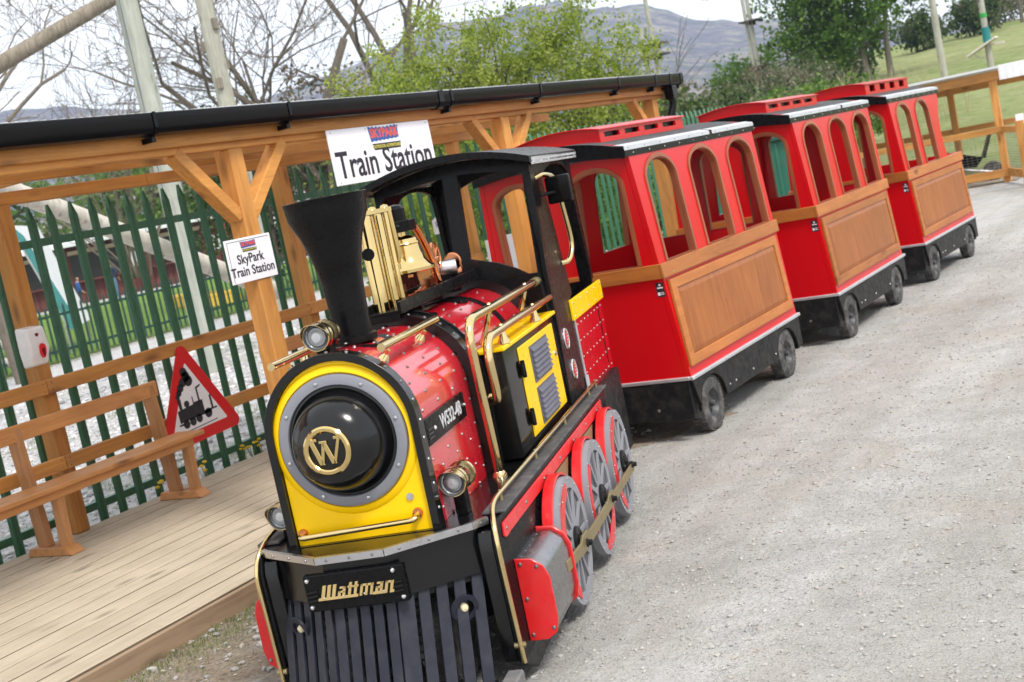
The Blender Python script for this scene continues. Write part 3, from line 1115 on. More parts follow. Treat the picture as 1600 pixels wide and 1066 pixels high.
# gutter
gut = None
m = MB()
prof = [(-.092, .098), (-.096, .030), (-.085, .012), (-.066, .002), (-.038, 0), (-.012, .010), (0, .034), (0, .098), (-.006, .102), (-.010, .098), (-.010, .038), (-.02, .018), (-.04, .010), (-.07, .012), (-.086, .034), (-.084, .098)]
GX, GZ = -4.205, 2.122
for y in (1.85, 10.93):
    for (a, b) in prof:
        m.v.append((GX + a, y, GZ + b))
k = len(prof)
for i in range(k):
    m.f.append((i, (i + 1) % k, k + (i + 1) % k, k + i))
m.f.append(tuple(range(8)))
m.f.append(tuple(range(k, k + 8)))
gut = m.build('gutter', PLASTIC_BLACK, shel, smooth=40)
for y in (3.0, 4.45, 5.42, 6.88, 7.02, 8.22, 9.55, 10.30, 10.62, 10.86):
    m = MB()
    w = .055 if y in (6.88,) else .02
    pr = [(-.098, .104)] + [(a * 1.0 + (.004 if a > -.05 else -.004), b + (-.005 if b < .03 else 0)) for a, b in prof[1:7]] + [(.005, .034), (.005, .104)]
    o = len(m.v)
    for yy in (y, y + w):
        for (a, b) in pr:
            m.v.append((GX + a, yy, GZ + b))
        for (a, b) in pr[::-1]:
            m.v.append((GX + a * .93 - .003, yy, GZ + b * .95 + .004))
    q = 2 * len(pr)
    for i in range(q):
        m.f.append((i, (i + 1) % q, q + (i + 1) % q, q + i))
    m.f.append(tuple(range(q)))
    m.f.append(tuple(range(q, 2 * q))[::-1])
    if w < .05:
        m.box(GX - .125, GX - .03, y - .002, y + w + .002, GZ - .028, GZ - .004)
    m.build('gutter_bracket', PLASTIC_BLACK, gut)
m = MB()
m.box(GX - .09, GX - .01, 10.66, 10.76, GZ - .11, GZ + .002)
m.tube(bend([(GX - .05, 10.71, GZ - .08), (GX - .05, 10.71, GZ - .16), (-4.30, 10.60, GZ - .34), (-4.30, 10.56, GZ - .50)], .05), .034, 12)
m.tube([(-4.30, 10.56, GZ - .48), (-4.30, 10.56, .05)], .034, 12)
m.build('downpipe', PLASTIC_BLACK, shel)


# ------------------------------------------------------------------ signs, dispenser
SX, SY, SZ = (0, 1, 0), (0, 0, 1), (1, 0, 0)        # a board facing +X: right = +Y, up = +Z


def logo(parent, M, w):
    """outdoor park logo: red block capitals on a blue ragged patch over a dark bar with yellow capitals"""
    pts = []
    for i in range(22):
        t = i / 21
        pts.append((-.5 * w + w * t, .165 * w + .020 * w * math.sin(i * 2.4) + .05 * w * abs(t - .5)))
    for i in range(22):
        t = 1 - i / 21
        pts.append((-.46 * w + .94 * w * t, -.055 * w + .012 * w * math.sin(i * 2.1) - .03 * w * (1 - t)))
    m = MB()
    m.plate(pts, [], lambda a, b: M @ Vector((a, b, .0012)), M.to_3x3() @ Vector((0, 0, -.001)))
    m.build('logo_patch', LOGO_BLUE, parent)
    text('logo_word', 'SKYPARK', .235 * w, LOGO_RED, M @ Matrix.Translation((.01 * w, .058 * w, .002)), parent, .0004, .045, .96)
    m = MB()
    m.plate([(-.44 * w, -.13 * w), (-.40 * w, -.25 * w), (.49 * w, -.25 * w), (.52 * w, -.13 * w)], [], lambda a, b: M @ Vector((a, b, .0012)), M.to_3x3() @ Vector((0, 0, -.001)))
    m.build('logo_bar', INK, parent)
    text('logo_line', 'OUTDOOR ADVENTURES', .086 * w, LOGO_YELLOW, M @ Matrix.Translation((.03 * w, -.192 * w, .002)), parent, .0004, .02, .95)


sgn = thing('station_sign', 'large white board lettered Train Station under the gutter', 'sign', (-4.285, 6.31, 1.915))
m = MB()
m.box(-.004, .004, -.515, .515, -.152, .152)
m.build('board', WHITE_PRINT, sgn, bevel=.0015)
T = frame((.0045, 0, 0), SX, SY, SZ)
text('lettering', 'Train Station', .205, INK, T @ Matrix.Translation((0, -.052, 0)), sgn, .0006, .017, .90)
logo(sgn, T @ Matrix.Translation((.02, .088, 0)), .30)
m = MB()
for y in (-.48, -.15, .18, .48):
    m.dome((.004, y, .138), (1, 0, 0), .006, 8, .4)
for y in (-.48, .48):
    m.dome((.004, y, -.138), (1, 0, 0), .006, 8, .4)
m.build('screws', STEEL, sgn)

sg2 = thing('paper_sign', 'small white sign lettered SkyPark Train Station fixed to the front post', 'sign', (-4.3165, 5.015, 1.49))
sg2.rotation_euler = (R(0), 0, 0)
m = MB()
m.box(-.003, .003, -.172, .172, -.108, .108)
m.build('board', WHITE_PRINT, sg2, bevel=.001)
T = frame((.0035, 0, 0), SX, SY, SZ)
m = MB()
for (a0, a1, b0, b1) in ((-.158, .160, .0945, .0965), (-.158, -.156, -.102, .0965)):
    m.plate([(a0, b0), (a1, b0), (a1, b1), (a0, b1)], [], lambda a, b: T @ Vector((a, b, .0008)), (-.0008, 0, 0))
m.build('border_line', INK, sg2)
text('lettering', 'SkyPark', .064, INK, T @ Matrix.Translation((-.008, .004, .0004)), sg2, .0005, .016, .97)
text('lettering', 'Train Station', .064, INK, T @ Matrix.Translation((-.004, -.056, .0004)), sg2, .0005, .016, .97)
logo(sg2, T @ Matrix.Translation((-.005, .068, 0)), .115)

dis = thing('soap_dispenser', 'white plastic hand gel dispenser with red drop window on a timber post', 'dispenser', (-6.152, 5.10, 1.235))
m = MB()
m.add([(.001, -.066, -.118), (.075, -.060, -.112), (.075, .060, -.112), (.001, .066, -.118), (.001, -.070, .118), (.095, -.064, .105), (.095, .064, .105), (.001, .070, .118), (.105, -.068, -.02), (.001, -.074, -.02), (.105, .068, -.02), (.001, .074, -.02)],
      [(0, 3, 2, 1), (4, 5, 6, 7), (0, 1, 8, 9), (9, 8, 5, 4), (1, 2, 10, 8), (8, 10, 6, 5), (2, 3, 11, 10), (10, 11, 7, 6), (3, 0, 9, 11), (11, 9, 4, 7)])
m.build('case', WHITE_PLASTIC, dis, bevel=.018, seg=4)
drop = [(.024 * math.sin(2 * PI * i / 20) * (1 - .38 * math.cos(2 * PI * i / 20)), -.042 - .042 * math.cos(2 * PI * i / 20)) for i in range(20)]
m = MB()
m.plate(drop, [], lambda a, b: (.1075, .012 + a, b + .010), (-.025, 0, 0))
m.build('drop_window', SIGN_RED, dis, bevel=.002)
m = MB()
m.plate([(q[0] * .45, -.066 + (q[1] + .066) * .6) for q in drop], [], lambda a, b: (.1085, .014 + a, b + .010), (-.01, 0, 0))
m.plate([(q[0] * .5 - .002, .062 + (q[1] + .042) * .25) for q in drop], [], lambda a, b: (.1005, a, b), (-.006, 0, 0))
m.build('drop_mark', paint('deep_red_plastic', (.16, .004, .01), .2), dis)

tri = thing('train_warning_sign', 'red bordered triangular sign with a black steam engine picture on the back rail', 'sign', (-6.095, 6.225, .685), 0)
tri.scale = (1.2, 1.2, 1.2)
tri.rotation_euler = (R(2), 0, 0)


def tri_loop(r, rc, n=7):
    pts = []
    for k in range(3):
        a = R(90 + 120 * k)
        c = (r * math.cos(a), r * math.sin(a))
        for i in range(n):
            t = a + R(-60 + 120 * i / (n - 1))
            pts.append((c[0] + rc * math.cos(t), c[1] + rc * math.sin(t)))
    return pts


T = frame((0, 0, -.075), SX, SY, SZ)
m = MB()
m.plate(tri_loop(.302, .036), [], lambda a, b: T @ Vector((a * 1.03, b, 0)), (-.004, 0, 0))
m.build('red_plate', SIGN_RED, tri)
m = MB()
m.plate(tri_loop(.233, .006), [], lambda a, b: T @ Vector((a * 1.03, b, .0012)), (-.001, 0, 0))
m.build('white_panel', WHITE_PRINT, tri)
m = MB()
ez = .0024


def ink(pts):
    pts = [(a * 1.16 + .006, (b + .03) * 1.12 - .008) for a, b in pts]
    m.plate(pts, [], lambda a, b: T @ Vector((a, b, ez)), (-.001, 0, 0))


ink([(-.125, -.075), (-.125, -.015), (-.02, -.008), (-.012, .0), (.045, .0), (.045, -.075)])
ink([(-.135, -.088), (-.135, -.08), (-.10, -.078), (-.10, -.088)])
ink([(-.108, -.015), (-.112, .038), (-.090, .038), (-.092, -.012)])
ink(circle(-.058, .004, .017, 14))
ink([(-.018, -.01), (-.018, .03), (-.012, .03), (-.012, -.01)])
ink([(.020, -.01), (.020, .066), (.055, .074), (.055, .066), (.030, .058), (.030, -.01)])
ink([(.045, -.075), (.045, -.058), (.13, -.058), (.13, -.066), (.09, -.066), (.09, -.075)])
ink([(.094, -.06), (.094, .004), (.106, .010), (.106, -.06)])
for cx, cy, r in ((-.088, -.088, .021), (-.044, -.086, .021), (.0, -.083, .021), (.066, -.075, .024)):
    ink(circle(cx, cy, r, 16))
for cx, cy, r in ((-.102, .050, .013), (-.088, .066, .016), (-.072, .086, .020), (-.05, .108, .022), (-.022, .132, .026), (-.012, .108, .027), (-.028, .155, .022)):
    ink(circle(cx, cy, r, 16))
ink([(-.125, -.122), (.115, -.116), (.115, -.120), (-.125, -.126)])
m.build('engine_pictogram', INK, tri)

# ------------------------------------------------------------------ benches


def make_bench(y0, y1, label, feet):
    root = thing('wooden_bench', label, 'bench', (-5.86, (y0 + y1) / 2, DZ), 0, 'benches on the platform')
    c = (y0 + y1) / 2
    a, b = y0 - c, y1 - c
    m = MB()
    m.box(-.115, .115, a, b, .365, .393)
    m.build('seat', BENCH_Y, root, bevel=.005)
    m = MB()
    m.box(.055, .085, a + .06, b - .08, .318, .3645)
    m.build('apron', BENCH_Y, root, bevel=.003)
    m = MB()
    m.box(-.165, -.140, a, b - .05, .645, .740)
    m.build('backrest', BENCH_Y, root, bevel=.004)
    for f in feet:
        y = f - c
        m = MB()
        m.add([(-.25, y - .05, 0), (.105, y - .05, 0), (.105, y + .05, 0), (-.25, y + .05, 0), (-.23, y - .045, .048), (.055, y - .045, .048), (.055, y + .045, .048), (-.23, y + .045, .048)],
              [(0, 3, 2, 1), (4, 5, 6, 7), (0, 1, 5, 4), (1, 2, 6, 5), (2, 3, 7, 6), (3, 0, 4, 7)])
        m.build('foot', BENCH_Y, root, bevel=.004)
        m = MB()
        m.beam((.025, y, .046), (.045, y, .365), .06, .05, (0, 1, 0))
        m.build('leg', BENCH_Z, root, bevel=.003)
        m = MB()
        m.beam((-.135, y, .046), (-.182, y, .72), .085, .045, (0, 1, 0))
        m.build('leg', BENCH_Z, root, bevel=.003)
    return root


make_bench(3.55, 5.90, 'long plain wooden bench beside the triangular train sign', (3.65, 4.77, 5.80))
make_bench(6.86, 9.2, 'wooden bench mostly hidden behind the black chimney', (7.0, 8.1, 9.1))

# ------------------------------------------------------------------ green palisade fence
fen = thing('palisade_fence', 'tall green steel palisade fence with pointed pales behind the platform', 'fence', (-6.36, 3.4, 0))
pm = MB()
pw = .036
top = 2.035
prof_x = [(-pw, -.008), (-pw * .55, .006), (-pw * .25, .0), (pw * .25, .0), (pw * .55, .006), (pw, -.008)]
n = len(prof_x)
zs = [.06, top - .085, top]
for zi, z in enumerate(zs):
    for (y, x) in prof_x:
        k = 1 if zi < 2 else .16
        pm.v.append((x + .02 + (.0 if zi < 2 else -.016), y * k, z))
for j in range(2):
    for i in range(n - 1):
        a = j * n + i
        pm.f.append((a, a + 1, a + n + 1, a + n))
o = len(pm.v)
for (vx, vy, vz) in list(pm.v):
    pm.v.append((vx - .003, vy, vz))
for j in range(2):
    for i in range(n - 1):
        a = o + j * n + i
        pm.f.append((a, a + n, a + n + 1, a + 1))
for j in range(2):
    for e in (0, n - 1):
        a = j * n + e
        pm.f.append((a, a + n, o + a + n, o + a))
pm.f.append(tuple(range(2 * n, 3 * n)) + tuple(range(o + 2 * n, o + 3 * n))[::-1])
pale0 = pm.build('pale', FENCE_GREEN, fen, smooth=20)
NP = 90
SPC = .1625
for i in range(1, NP):
    c = child_copy(pale0, fen, (0, i * SPC, random.uniform(-.006, .006)))
    c.rotation_euler = (random.uniform(-.006, .006), 0, random.uniform(-.05, .05))
m = MB()
m.box(-.04, .012, -.1, NP * SPC, 1.790, 1.838)
m.build('rail', FENCE_GREEN, fen, bevel=.003)
m = MB()
m.box(-.04, .012, -.1, NP * SPC, .155, .203)
m.build('rail', FENCE_GREEN, fen, bevel=.003)
m = MB()
for i in range(NP):
    for z in (1.814, .179):
        m.dome((.0205, i * SPC, z), (1, 0, 0), .007, 6, .6)
m.build('fixing_bolts', FENCE_GREEN, fen, kind='stuff')
for y in (13.6, 16.4):
    m = MB()
    m.box(-.10, -.042, y - .03, y + .03, 0, 1.9)
    m.build('fence_post', FENCE_GREEN, fen)


# straw and leaf litter on the gravel
def litter(name, n, sampler, mat):
    P = sampler(n)
    V, F = [], []
    for q in P:
        a, L, w = random.uniform(0, 2 * PI), random.uniform(.003, .013), random.uniform(.0008, .002)
        c, s = math.cos(a), math.sin(a)
        o = len(V)
        z = q[2] + .004
        V += [(q[0] - c * L - s * w, q[1] - s * L + c * w, z), (q[0] - c * L + s * w, q[1] - s * L - c * w, z), (q[0] + c * L + s * w, q[1] + s * L - c * w, z + random.uniform(0, .006)), (q[0] + c * L - s * w, q[1] + s * L + c * w, z + random.uniform(0, .006))]
        F.append((o, o + 1, o + 2, o + 3))
    b = MB()
    b.v, b.f = V, F
    return b.build(name, mat, None, smooth=0, kind='stuff')


litter('straw_litter', 500, tri_sampler(-3.4, 1.2, 2.8, 14, 0.001, 1.5), stonemat('straw_bits', [(.42, .33, .18), (.52, .43, .26), (.30, .24, .15), (.20, .20, .10)]))
# joint bolts on the shelter
m = MB()
for y in PY:
    for s in (-1, 1):
        m.dome((-4.334, y + s * .02, 2.085), (1, 0, 0), .011, 8, .5)
        m.dome((-4.340, y + s * .20, 1.862), (1, 0, 0), .008, 8, .4)
for y in PYB:
    for z in (.975, 1.005, .525, .552):
        m.dome((-6.1085, y, z), (1, 0, 0), .006, 8, .4)
m.build('joint_bolts', RIVET, shel, kind='stuff')


# ------------------------------------------------------------------ passenger wagons (local: x = side, y = towards the rear, z up)
WB = .926


def ww(z):
    return .5285 + .07 * (WB - z)


def wf(z):
    return -(.945 - .058 * (WB - z))


def wr(z):
    return .945 - .016 * (WB - z)


def make_wagon(label, variant=0):
    root = thing('passenger_wagon', label, 'train wagon', (0, 0, 0), 0, 'red wagons of the little train')
    TH = .03
    ztop, zbot, zbelt = 1.655, .365, 1.006
    wins = [(-.835, -.425), (-.215, .215), (.415, .845)]
    if variant == 1:
        wins = [(-.835, -.425), (-.235, .175)]
    for s in (1, -1):
        if variant == 1:
            outer = [(wf(zbot), zbot), (wr(zbot), zbot), (wr(zbelt), zbelt), (.50, zbelt), (.46, 1.10), (.455, 1.25), (.50, 1.40), (.60, 1.53), (.62, ztop), (wf(ztop), ztop)]
        else:
            outer = [(wf(zbot), zbot), (wr(zbot), zbot), (wr(ztop), ztop), (wf(ztop), ztop)]
        holes = [arch(a, b, 1.008, 1.46, 1.578) for a, b in wins]
        m = MB()
        m.plate(outer, holes, lambda a, b: (s * ww(b), a, b), (-s * TH, 0, 0))
        m.build('side_wall', RED_MATT, root, smooth=20)
        for a, b in wins:
            m = MB()
            m.plate(arch(a - .018, b + .018, 1.009, 1.46, 1.598), [arch(a + .004, b - .004, 1.0105, 1.46, 1.574)], lambda p, q: (s * (ww(q) + .007), p, q), (-s * .0065, 0, 0))
            m.plate(arch(a - .001, b + .001, 1.009, 1.46, 1.579), [arch(a + .010, b - .010, 1.0105, 1.46, 1.568)], lambda p, q: (s * ww(q), p, q), (-s * (TH + .004), 0, 0))
            m.build('window_frame', WINDOW_WOOD, root, smooth=25)
        # belt rail, panel
        m = MB()
        m.plate([(wf(.926) - .022, .926), (wr(.926) + .012, .926), (wr(1.006) + .012, 1.006), (wf(1.006) - .022, 1.006)], [], lambda a, b: (s * (ww(b) + .020), a, b), (-s * .0195, 0, 0))
        m.build('belt_rail', PANEL_Y, root, bevel=.003)
        po = [(-.905, .418), (.870, .418), (.862, .908), (-.905, .908)]
        pi = [(-.835, .475), (.805, .475), (.797, .853), (-.835, .853)]
        pj = [(-.800, .505), (.770, .505), (.762, .823), (-.800, .823)]
        m = MB()
        m.plate(po, [pi], lambda a, b: (s * (ww(b) + .020), a, b), (-s * .0195, 0, 0))
        m.build('panel_frame', PANEL_Y, root, bevel=.003)
        m = MB()
        # raised field with chamfered border
        m.add([(s * (ww(b) + .010), a, b) for a, b in pi] + [(s * (ww(b) + .018), a, b) for a, b in pj],
              [(0, 1, 5, 4), (1, 2, 6, 5), (2, 3, 7, 6), (3, 0, 4, 7), (4, 5, 6, 7)])
        m.build('panel_field', PANEL_Z, root, smooth=0)
        # skirt with wheel cut-outs
        so = [(wf(.3) + .07, .155)]
        for cu in (-.66, .66):
            so.append((cu - .20, .155))
            so += [(cu + .20 * math.cos(PI - PI * i / 12), .155 + .165 * math.sin(PI * i / 12)) for i in range(1, 12)]
            so.append((cu + .20, .155))
        so += [(wr(.3) + .02, .155), (wr(.3) + .02, .352), (wf(.3) - .01, .352)]
        m = MB()
        m.plate(so, [], lambda a, b: (s * .572, a, b), (-s * .02, 0, 0))
        m.build('skirt', BLACK_DUSTY, root, bevel=.003)
        m = MB()
        m.box(s * .560, s * .585, wf(.36) - .012, wr(.36) + .03, .345, .367)
        m.build('steel_strip', ALU, root, bevel=.004)
        # wheels
        for cu in (-.66, .66):
            wr_root = None
            m = MB()
            cx = s * .522
            prof = [(.082, -.040), (.098, -.046), (.128, -.046), (.147, -.036), (.155, -.016), (.155, .016), (.147, .036), (.128, .046), (.098, .046), (.082, .040)]
            m.lathe(prof + [prof[0]], (cx, cu, .155), (1, 0, 0), 40)
            for i in range(40):
                for q in (-1, 1):
                    t = 2 * PI * (i + (.25 if q > 0 else .75)) / 40
                    c_, s_ = math.cos(t), math.sin(t)
                    M = frame((cx + q * .022, cu + c_ * .155, .155 + s_ * .155), (1, 0, 0), (0, -s_, c_), (0, c_, s_))
                    m.box(-.016, .016, -.007, .007, -.004, .0035, M)
            ty = m.build('wheel', RUBBER, root, smooth=40)
            m = MB()
            m.lathe([(0, .020), (.030, .020), (.034, .012), (.060, .006), (.074, .022), (.084, .040), (.088, .036), (.080, -.03), (0, -.03)], (cx, cu, .155), (s, 0, 0), 32)
            m.lathe([(0, .046), (.016, .044), (.020, .034), (.020, .010)], (cx, cu, .155), (s, 0, 0), 16)
            for i in range(4):
                t = 2 * PI * i / 4 + .4
                m.dome((cx + s * .010, cu + .044 * math.cos(t), .155 + .044 * math.sin(t)), (s, 0, 0), .007, 6, 1)
            m.build('rim', RIM_GREY, ty)
    # front and rear walls
    for e in (0, 1):
        fe = (lambda z: wf(z)) if e == 0 else (lambda z: wr(z))
        sg = -1 if e == 0 else 1
        if variant == 1 and e == 1:
            outer = [(-ww(zbot) + TH + .002, zbot), (ww(zbot) - TH - .002, zbot), (ww(zbelt) - TH - .002, zbelt), (-ww(zbelt) + TH + .002, zbelt)]
            holes = []
        else:
            outer = [(-ww(zbot) + TH + .002, zbot), (ww(zbot) - TH - .002, zbot), (ww(ztop) - TH - .002, ztop)] + \
                    [((ww(ztop) - TH - .002) * math.cos(PI * i / 10), ztop + .062 * math.sin(PI * i / 10)) for i in range(1, 10)] + [(-ww(ztop) + TH + .002, ztop)]
            holes = [arch(-.405, -.085, 1.008, 1.46, 1.562), arch(.085, .405, 1.008, 1.46, 1.562)]
        m = MB()
        m.plate(outer, holes, lambda a, b: (a, fe(b), b), (0, -sg * TH, 0))
        m.build('front_wall' if e == 0 else 'rear_wall', RED_MATT, root, smooth=20)
        if holes:
            for (a, b) in ((-.405, -.085), (.085, .405)):
                m = MB()
                m.plate(arch(a - .018, b + .018, 1.009, 1.46, 1.582), [arch(a + .004, b - .004, 1.0105, 1.46, 1.558)], lambda p, q: (p, fe(q) + sg * .007, q), (0, -sg * .0065, 0))
                m.plate(arch(a - .001, b + .001, 1.009, 1.46, 1.563), [arch(a + .010, b - .010, 1.0105, 1.46, 1.552)], lambda p, q: (p, fe(q), q), (0, -sg * (TH + .004), 0))
                m.build('window_frame', WINDOW_WOOD, root, smooth=25)
        m = MB()
        m.plate([(-ww(.926), .926), (ww(.926), .926), (ww(1.006), 1.006), (-ww(1.006), 1.006)], [], lambda a, b: (a, fe(b) + sg * .020, b), (0, -sg * .0195, 0))
        m.build('belt_rail', PANEL_X, root, bevel=.003)
        m = MB()
        y0, y1 = sorted((fe(.3) + sg * .012, fe(.3) - sg * .02))
        m.box(-.55, .55, y0, y1, .13, .352)
        m.build('end_skirt', BLACK_DUSTY, root, bevel=.003)
        m = MB()
        y0, y1 = sorted((fe(.36) + sg * .014, fe(.36) - sg * .01))
        m.box(-.559, .559, y0, y1, .346, .366)
        m.build('steel_strip', ALU, root, bevel=.003)
    # bolts
    m = MB()
    for u in np.linspace(-.86, .88, 7):
        for z in (.945, .988):
            m.dome((ww(z) + .020, u + (.03 if z < .95 else 0), z), (1, 0, 0), .0055, 6, .5)
    for v in (-.42, -.14, .14, .44):
        m.dome((v, wf(.965) - .020, .965), (0, -1, 0), .0055, 6, .5)
    m.build('belt_bolts', BRASS_OLD, root, kind='stuff')
    m = MB()
    for u in np.linspace(-.88, .92, 9):
        m.dome((.585, u, .356), (1, 0, 0), .005, 6, .5)
    for u in (-.40, -.30, .0, .42):
        m.dome((.572, u, .20), (1, 0, 0), .009, 6, .6)
    for v in (-.3, 0.1, .34):
        m.dome((v, wf(.3) - .012, .19), (0, -1, 0), .010, 6, .6)
    m.build('skirt_bolts', RIVET, root, kind='stuff')
    # floor and seats
    m = MB()
    m.box(-.53, .53, -.86, .9, .30, .34)
    m.box(-.30, .30, -.80, .84, .12, .298)
    m.build('floor', BLACK_DUSTY, root)
    for (a, b) in ((-.86, -.52), (-.12, .20), (.50, .86)):
        m = MB()
        m.box(-.48, .48, a, b, .342, .62)
        m.build('seat', RED_MATT, root, bevel=.01)
    # roof
    ye, yf = (.99, -1.035)
    if variant == 1:
        ye = .66
    m = MB()
    arc = [(.478 * math.sin(t), 1.638 + .105 * math.cos(t * 1.0)) for t in np.linspace(-PI / 2, PI / 2, 15)]
    arc = [(.478 * q, 1.655 + .080 * (1 - q * q)) for q in np.linspace(-1, 1, 17)]
    oo = arc + [(.472, 1.628), (-.472, 1.628)]
    m.plate(oo, [], lambda a, b: (a, yf, b), (0, ye - yf, 0))
    m.build('roof', FELT, root, bevel=.004, smooth=30)
    m = MB()
    m.plate([(a * 1.003, b + .002) for a, b in arc] + [(.485, 1.600), (.40, 1.612), (0, 1.655), (-.40, 1.612), (-.485, 1.600)], [], lambda a, b: (a, yf - .006, b), (0, .0055, 0))
    m.build('roof_front_fascia', BLACK_SAT, root)
    for s in (1, -1):
        m = MB()
        m.box(s * .4795, s * .488, yf, ye, 1.606, 1.650)
        m.build('eave_board', BLACK_SAT, root, bevel=.002)
        for (a, b) in (((yf, .20), (.245, ye)) if variant == 0 else ((yf, ye),)):
            m = MB()
            m.add([(s * .489, a, 1.640), (s * .489, b, 1.640), (s * .487, b, 1.664), (s * .487, a, 1.664), (s * .43, a, 1.678), (s * .43, b, 1.678)], [(0, 1, 2, 3), (3, 2, 5, 4)])
            m.build('eave_strip', ALU, root, smooth=0)
    m = MB()
    for u in np.linspace(yf + .05, ye - .05, 10):
        m.dome((.489, u, 1.652), (1, 0, 0), .005, 6, .5)
        m.dome((.488, u + .06, 1.622), (1, 0, 0), .005, 6, .5)
    m.build('eave_rivets', RIVET, root, kind='stuff')
    # raised clerestory with slots
    ca, cb = (-.83, .36) if variant == 0 else (-.83, .50)
    zt, zb = (1.785, 1.715) if variant == 0 else (1.806, 1.715)
    for s in (1, -1):
        L = cb - ca
        if variant == 0:
            sl = [(ca + .06 + i * (L - .1) / 4, ca + .06 + i * (L - .1) / 4 + .20, 1.738, 1.766) for i in range(4)]
        else:
            sl = [(ca + .12 + i * (L - .1) / 4, ca + .12 + i * (L - .1) / 4 + .16, 1.735, 1.792) for i in range(4)]
        m = MB()
        m.plate([(ca, zb - .03), (cb, zb - .03), (cb, zt), (ca, zt)], [[(a, z0), (b, z0), (b, z1), (a, z1)] for a, b, z0, z1 in sl], lambda a, b: (s * .262, a, b), (-s * .016, 0, 0))
        m.build('clerestory_side', RED_MATT, root, smooth=0)
        if variant == 0:
            m = MB()
            m.box(s * .225, s * .235, ca + .04, cb - .04, 1.71, 1.79)
            m.build('slot_backing', BLACK_SAT, root)
    for y in (ca, cb - .016):
        m = MB()
        m.plate([(-.245, zb - .03), (.245, zb - .03), (.245, zt), (.12, zt + .022), (0, zt + .03), (-.12, zt + .022), (-.245, zt)], [], lambda a, b: (a, y, b), (0, .016, 0))
        m.build('clerestory_end', RED_MATT, root)
    m = MB()
    arc2 = [(.275 * q, zt + .001 + .030 * (1 - q * q)) for q in np.linspace(-1, 1, 11)]
    m.plate(arc2 + [(a, b - .006) for a, b in arc2[::-1]], [], lambda a, b: (a, ca - .02, b), (0, cb - ca + .04, 0))
    m.build('clerestory_cover', RED_MATT, root, smooth=30)
    # maker's label
    m = MB()
    fy = lambda z: wf(z) - .0012
    m.plate([(.475, .825), (.522, .825), (.522, .905), (.475, .905)], [], lambda a, b: (a, wf(b) - .0016, b), (0, .0015, 0))
    lb_ = m.build('maker_label', INK, root)
    m = MB()
    for (a0, a1, b0, b1) in ((.480, .494, .834, .852), (.497, .518, .838, .842), (.482, .516, .872, .880), (.497, .516, .848, .851)):
        m.plate([(a0, b0), (a1, b0), (a1, b1), (a0, b1)], [], lambda a, b: (a, wf(b) - .0026, b), (0, .0009, 0))
    m.plate(circle(.499, .892, .007, 12), [], lambda a, b: (a, wf(b) - .0026, b), (0, .0009, 0))
    m.build('label_print', WHITE_PRINT, lb_)
    # draw bar
    m = MB()
    m.tube([(0, wf(.3) + .02, .20), (0, wf(.3) - .30, .20)], .018, 8)
    m.build('draw_bar', BLACK_SAT, root)
    return root


W1 = make_wagon('red wagon with varnished panel directly behind the engine cab')
W1.location = (-3.353, 7.506, 0)
W1.rotation_euler = (0, 0, R(-1.173))
W2 = dup(W1, (-3.221, 10.076, 0), R(-1.52), 'middle red wagon between the other two wagons')
W3 = make_wagon('last red wagon with an open rear end near the timber pen', 1)
W3.location = (-3.087, 12.546, 0)
W3.rotation_euler = (0, 0, R(-3.262))

# ------------------------------------------------------------------ locomotive (local: x = right side seen from the front, y = towards the rear)
LT = R(15.742)
loco = thing('toy_locomotive', 'red, black and yellow toy steam locomotive with brass fittings at the head of the train', 'locomotive',
             (-2.792 - .012 * math.cos(LT), 3.957 - .012 * math.sin(LT), 0), LT)


def lp(mb, name, mat, bevel=0.0, smooth=32, kind=None, parent=None, seg=1, label=None):
    return mb.build(name, mat, parent or loco, bevel, smooth, kind, label, seg)


DK = .575
# chassis core and dark tyres behind the bars
m = MB()
m.box(-.40, .40, -.30, 2.12, .13, .550)
lp(m, 'chassis', BLACK_DUSTY)
for s in (-1, 1):
    m = MB()
    cx = s * .16
    prof = [(.09, -.05), (.17, -.055), (.19, -.045), (.2, -.02), (.2, .02), (.19, .045), (.17, .055), (.09, .05), (.09, -.05)]
    m.lathe(prof, (cx, -.53, .20), (1, 0, 0), 40)
    for i in range(44):
        t = 2 * PI * i / 44
        c_, s_ = math.cos(t), math.sin(t)
        for q in (-.03, .03):
            t2 = t + (.07 if q > 0 else 0)
            M = frame((cx + q, -.53 + math.cos(t2) * .2, .20 + math.sin(t2) * .2), (1, 0, 0), (0, -math.sin(t2), math.cos(t2)), (0, math.cos(t2), math.sin(t2)))
            m.box(-.022, .022, -.009, .009, -.004, .006, M)
    lp(m, 'road_wheel', RUBBER)
# deck sheet
dkp = [(-.436, -.60), (-.36, -.70), (-.116, -.868), (.116, -.868), (.36, -.70), (.436, -.60), (.436, 1.44), (-.436, 1.44)]
m = MB()
m.plate(dkp, [], lambda a, b: (a, b, DK), (0, 0, -.012))
lp(m, 'deck_plate', BLACK, smooth=20)
m = MB()
seq = [(-.40, -.655)] + dkp[1:5] + [(.40, -.655)]
for (a, b) in zip(seq[:-1], seq[1:]):
    d = (Vector(b) - Vector(a)).normalized()
    nrm = Vector((d.y, -d.x))
    p = [Vector(a) + nrm * .004, Vector(b) + nrm * .004]
    m.add([(p[0].x, p[0].y, DK + .003), (p[1].x, p[1].y, DK + .003), (p[1].x, p[1].y, DK - .020), (p[0].x, p[0].y, DK - .020),
           (p[0].x - nrm.x * .012, p[0].y - nrm.y * .012, DK + .004), (p[1].x - nrm.x * .012, p[1].y - nrm.y * .012, DK + .004)], [(0, 1, 2, 3), (0, 1, 5, 4)])
lp(m, 'deck_edge_strip', STEEL, smooth=0)
m = MB()
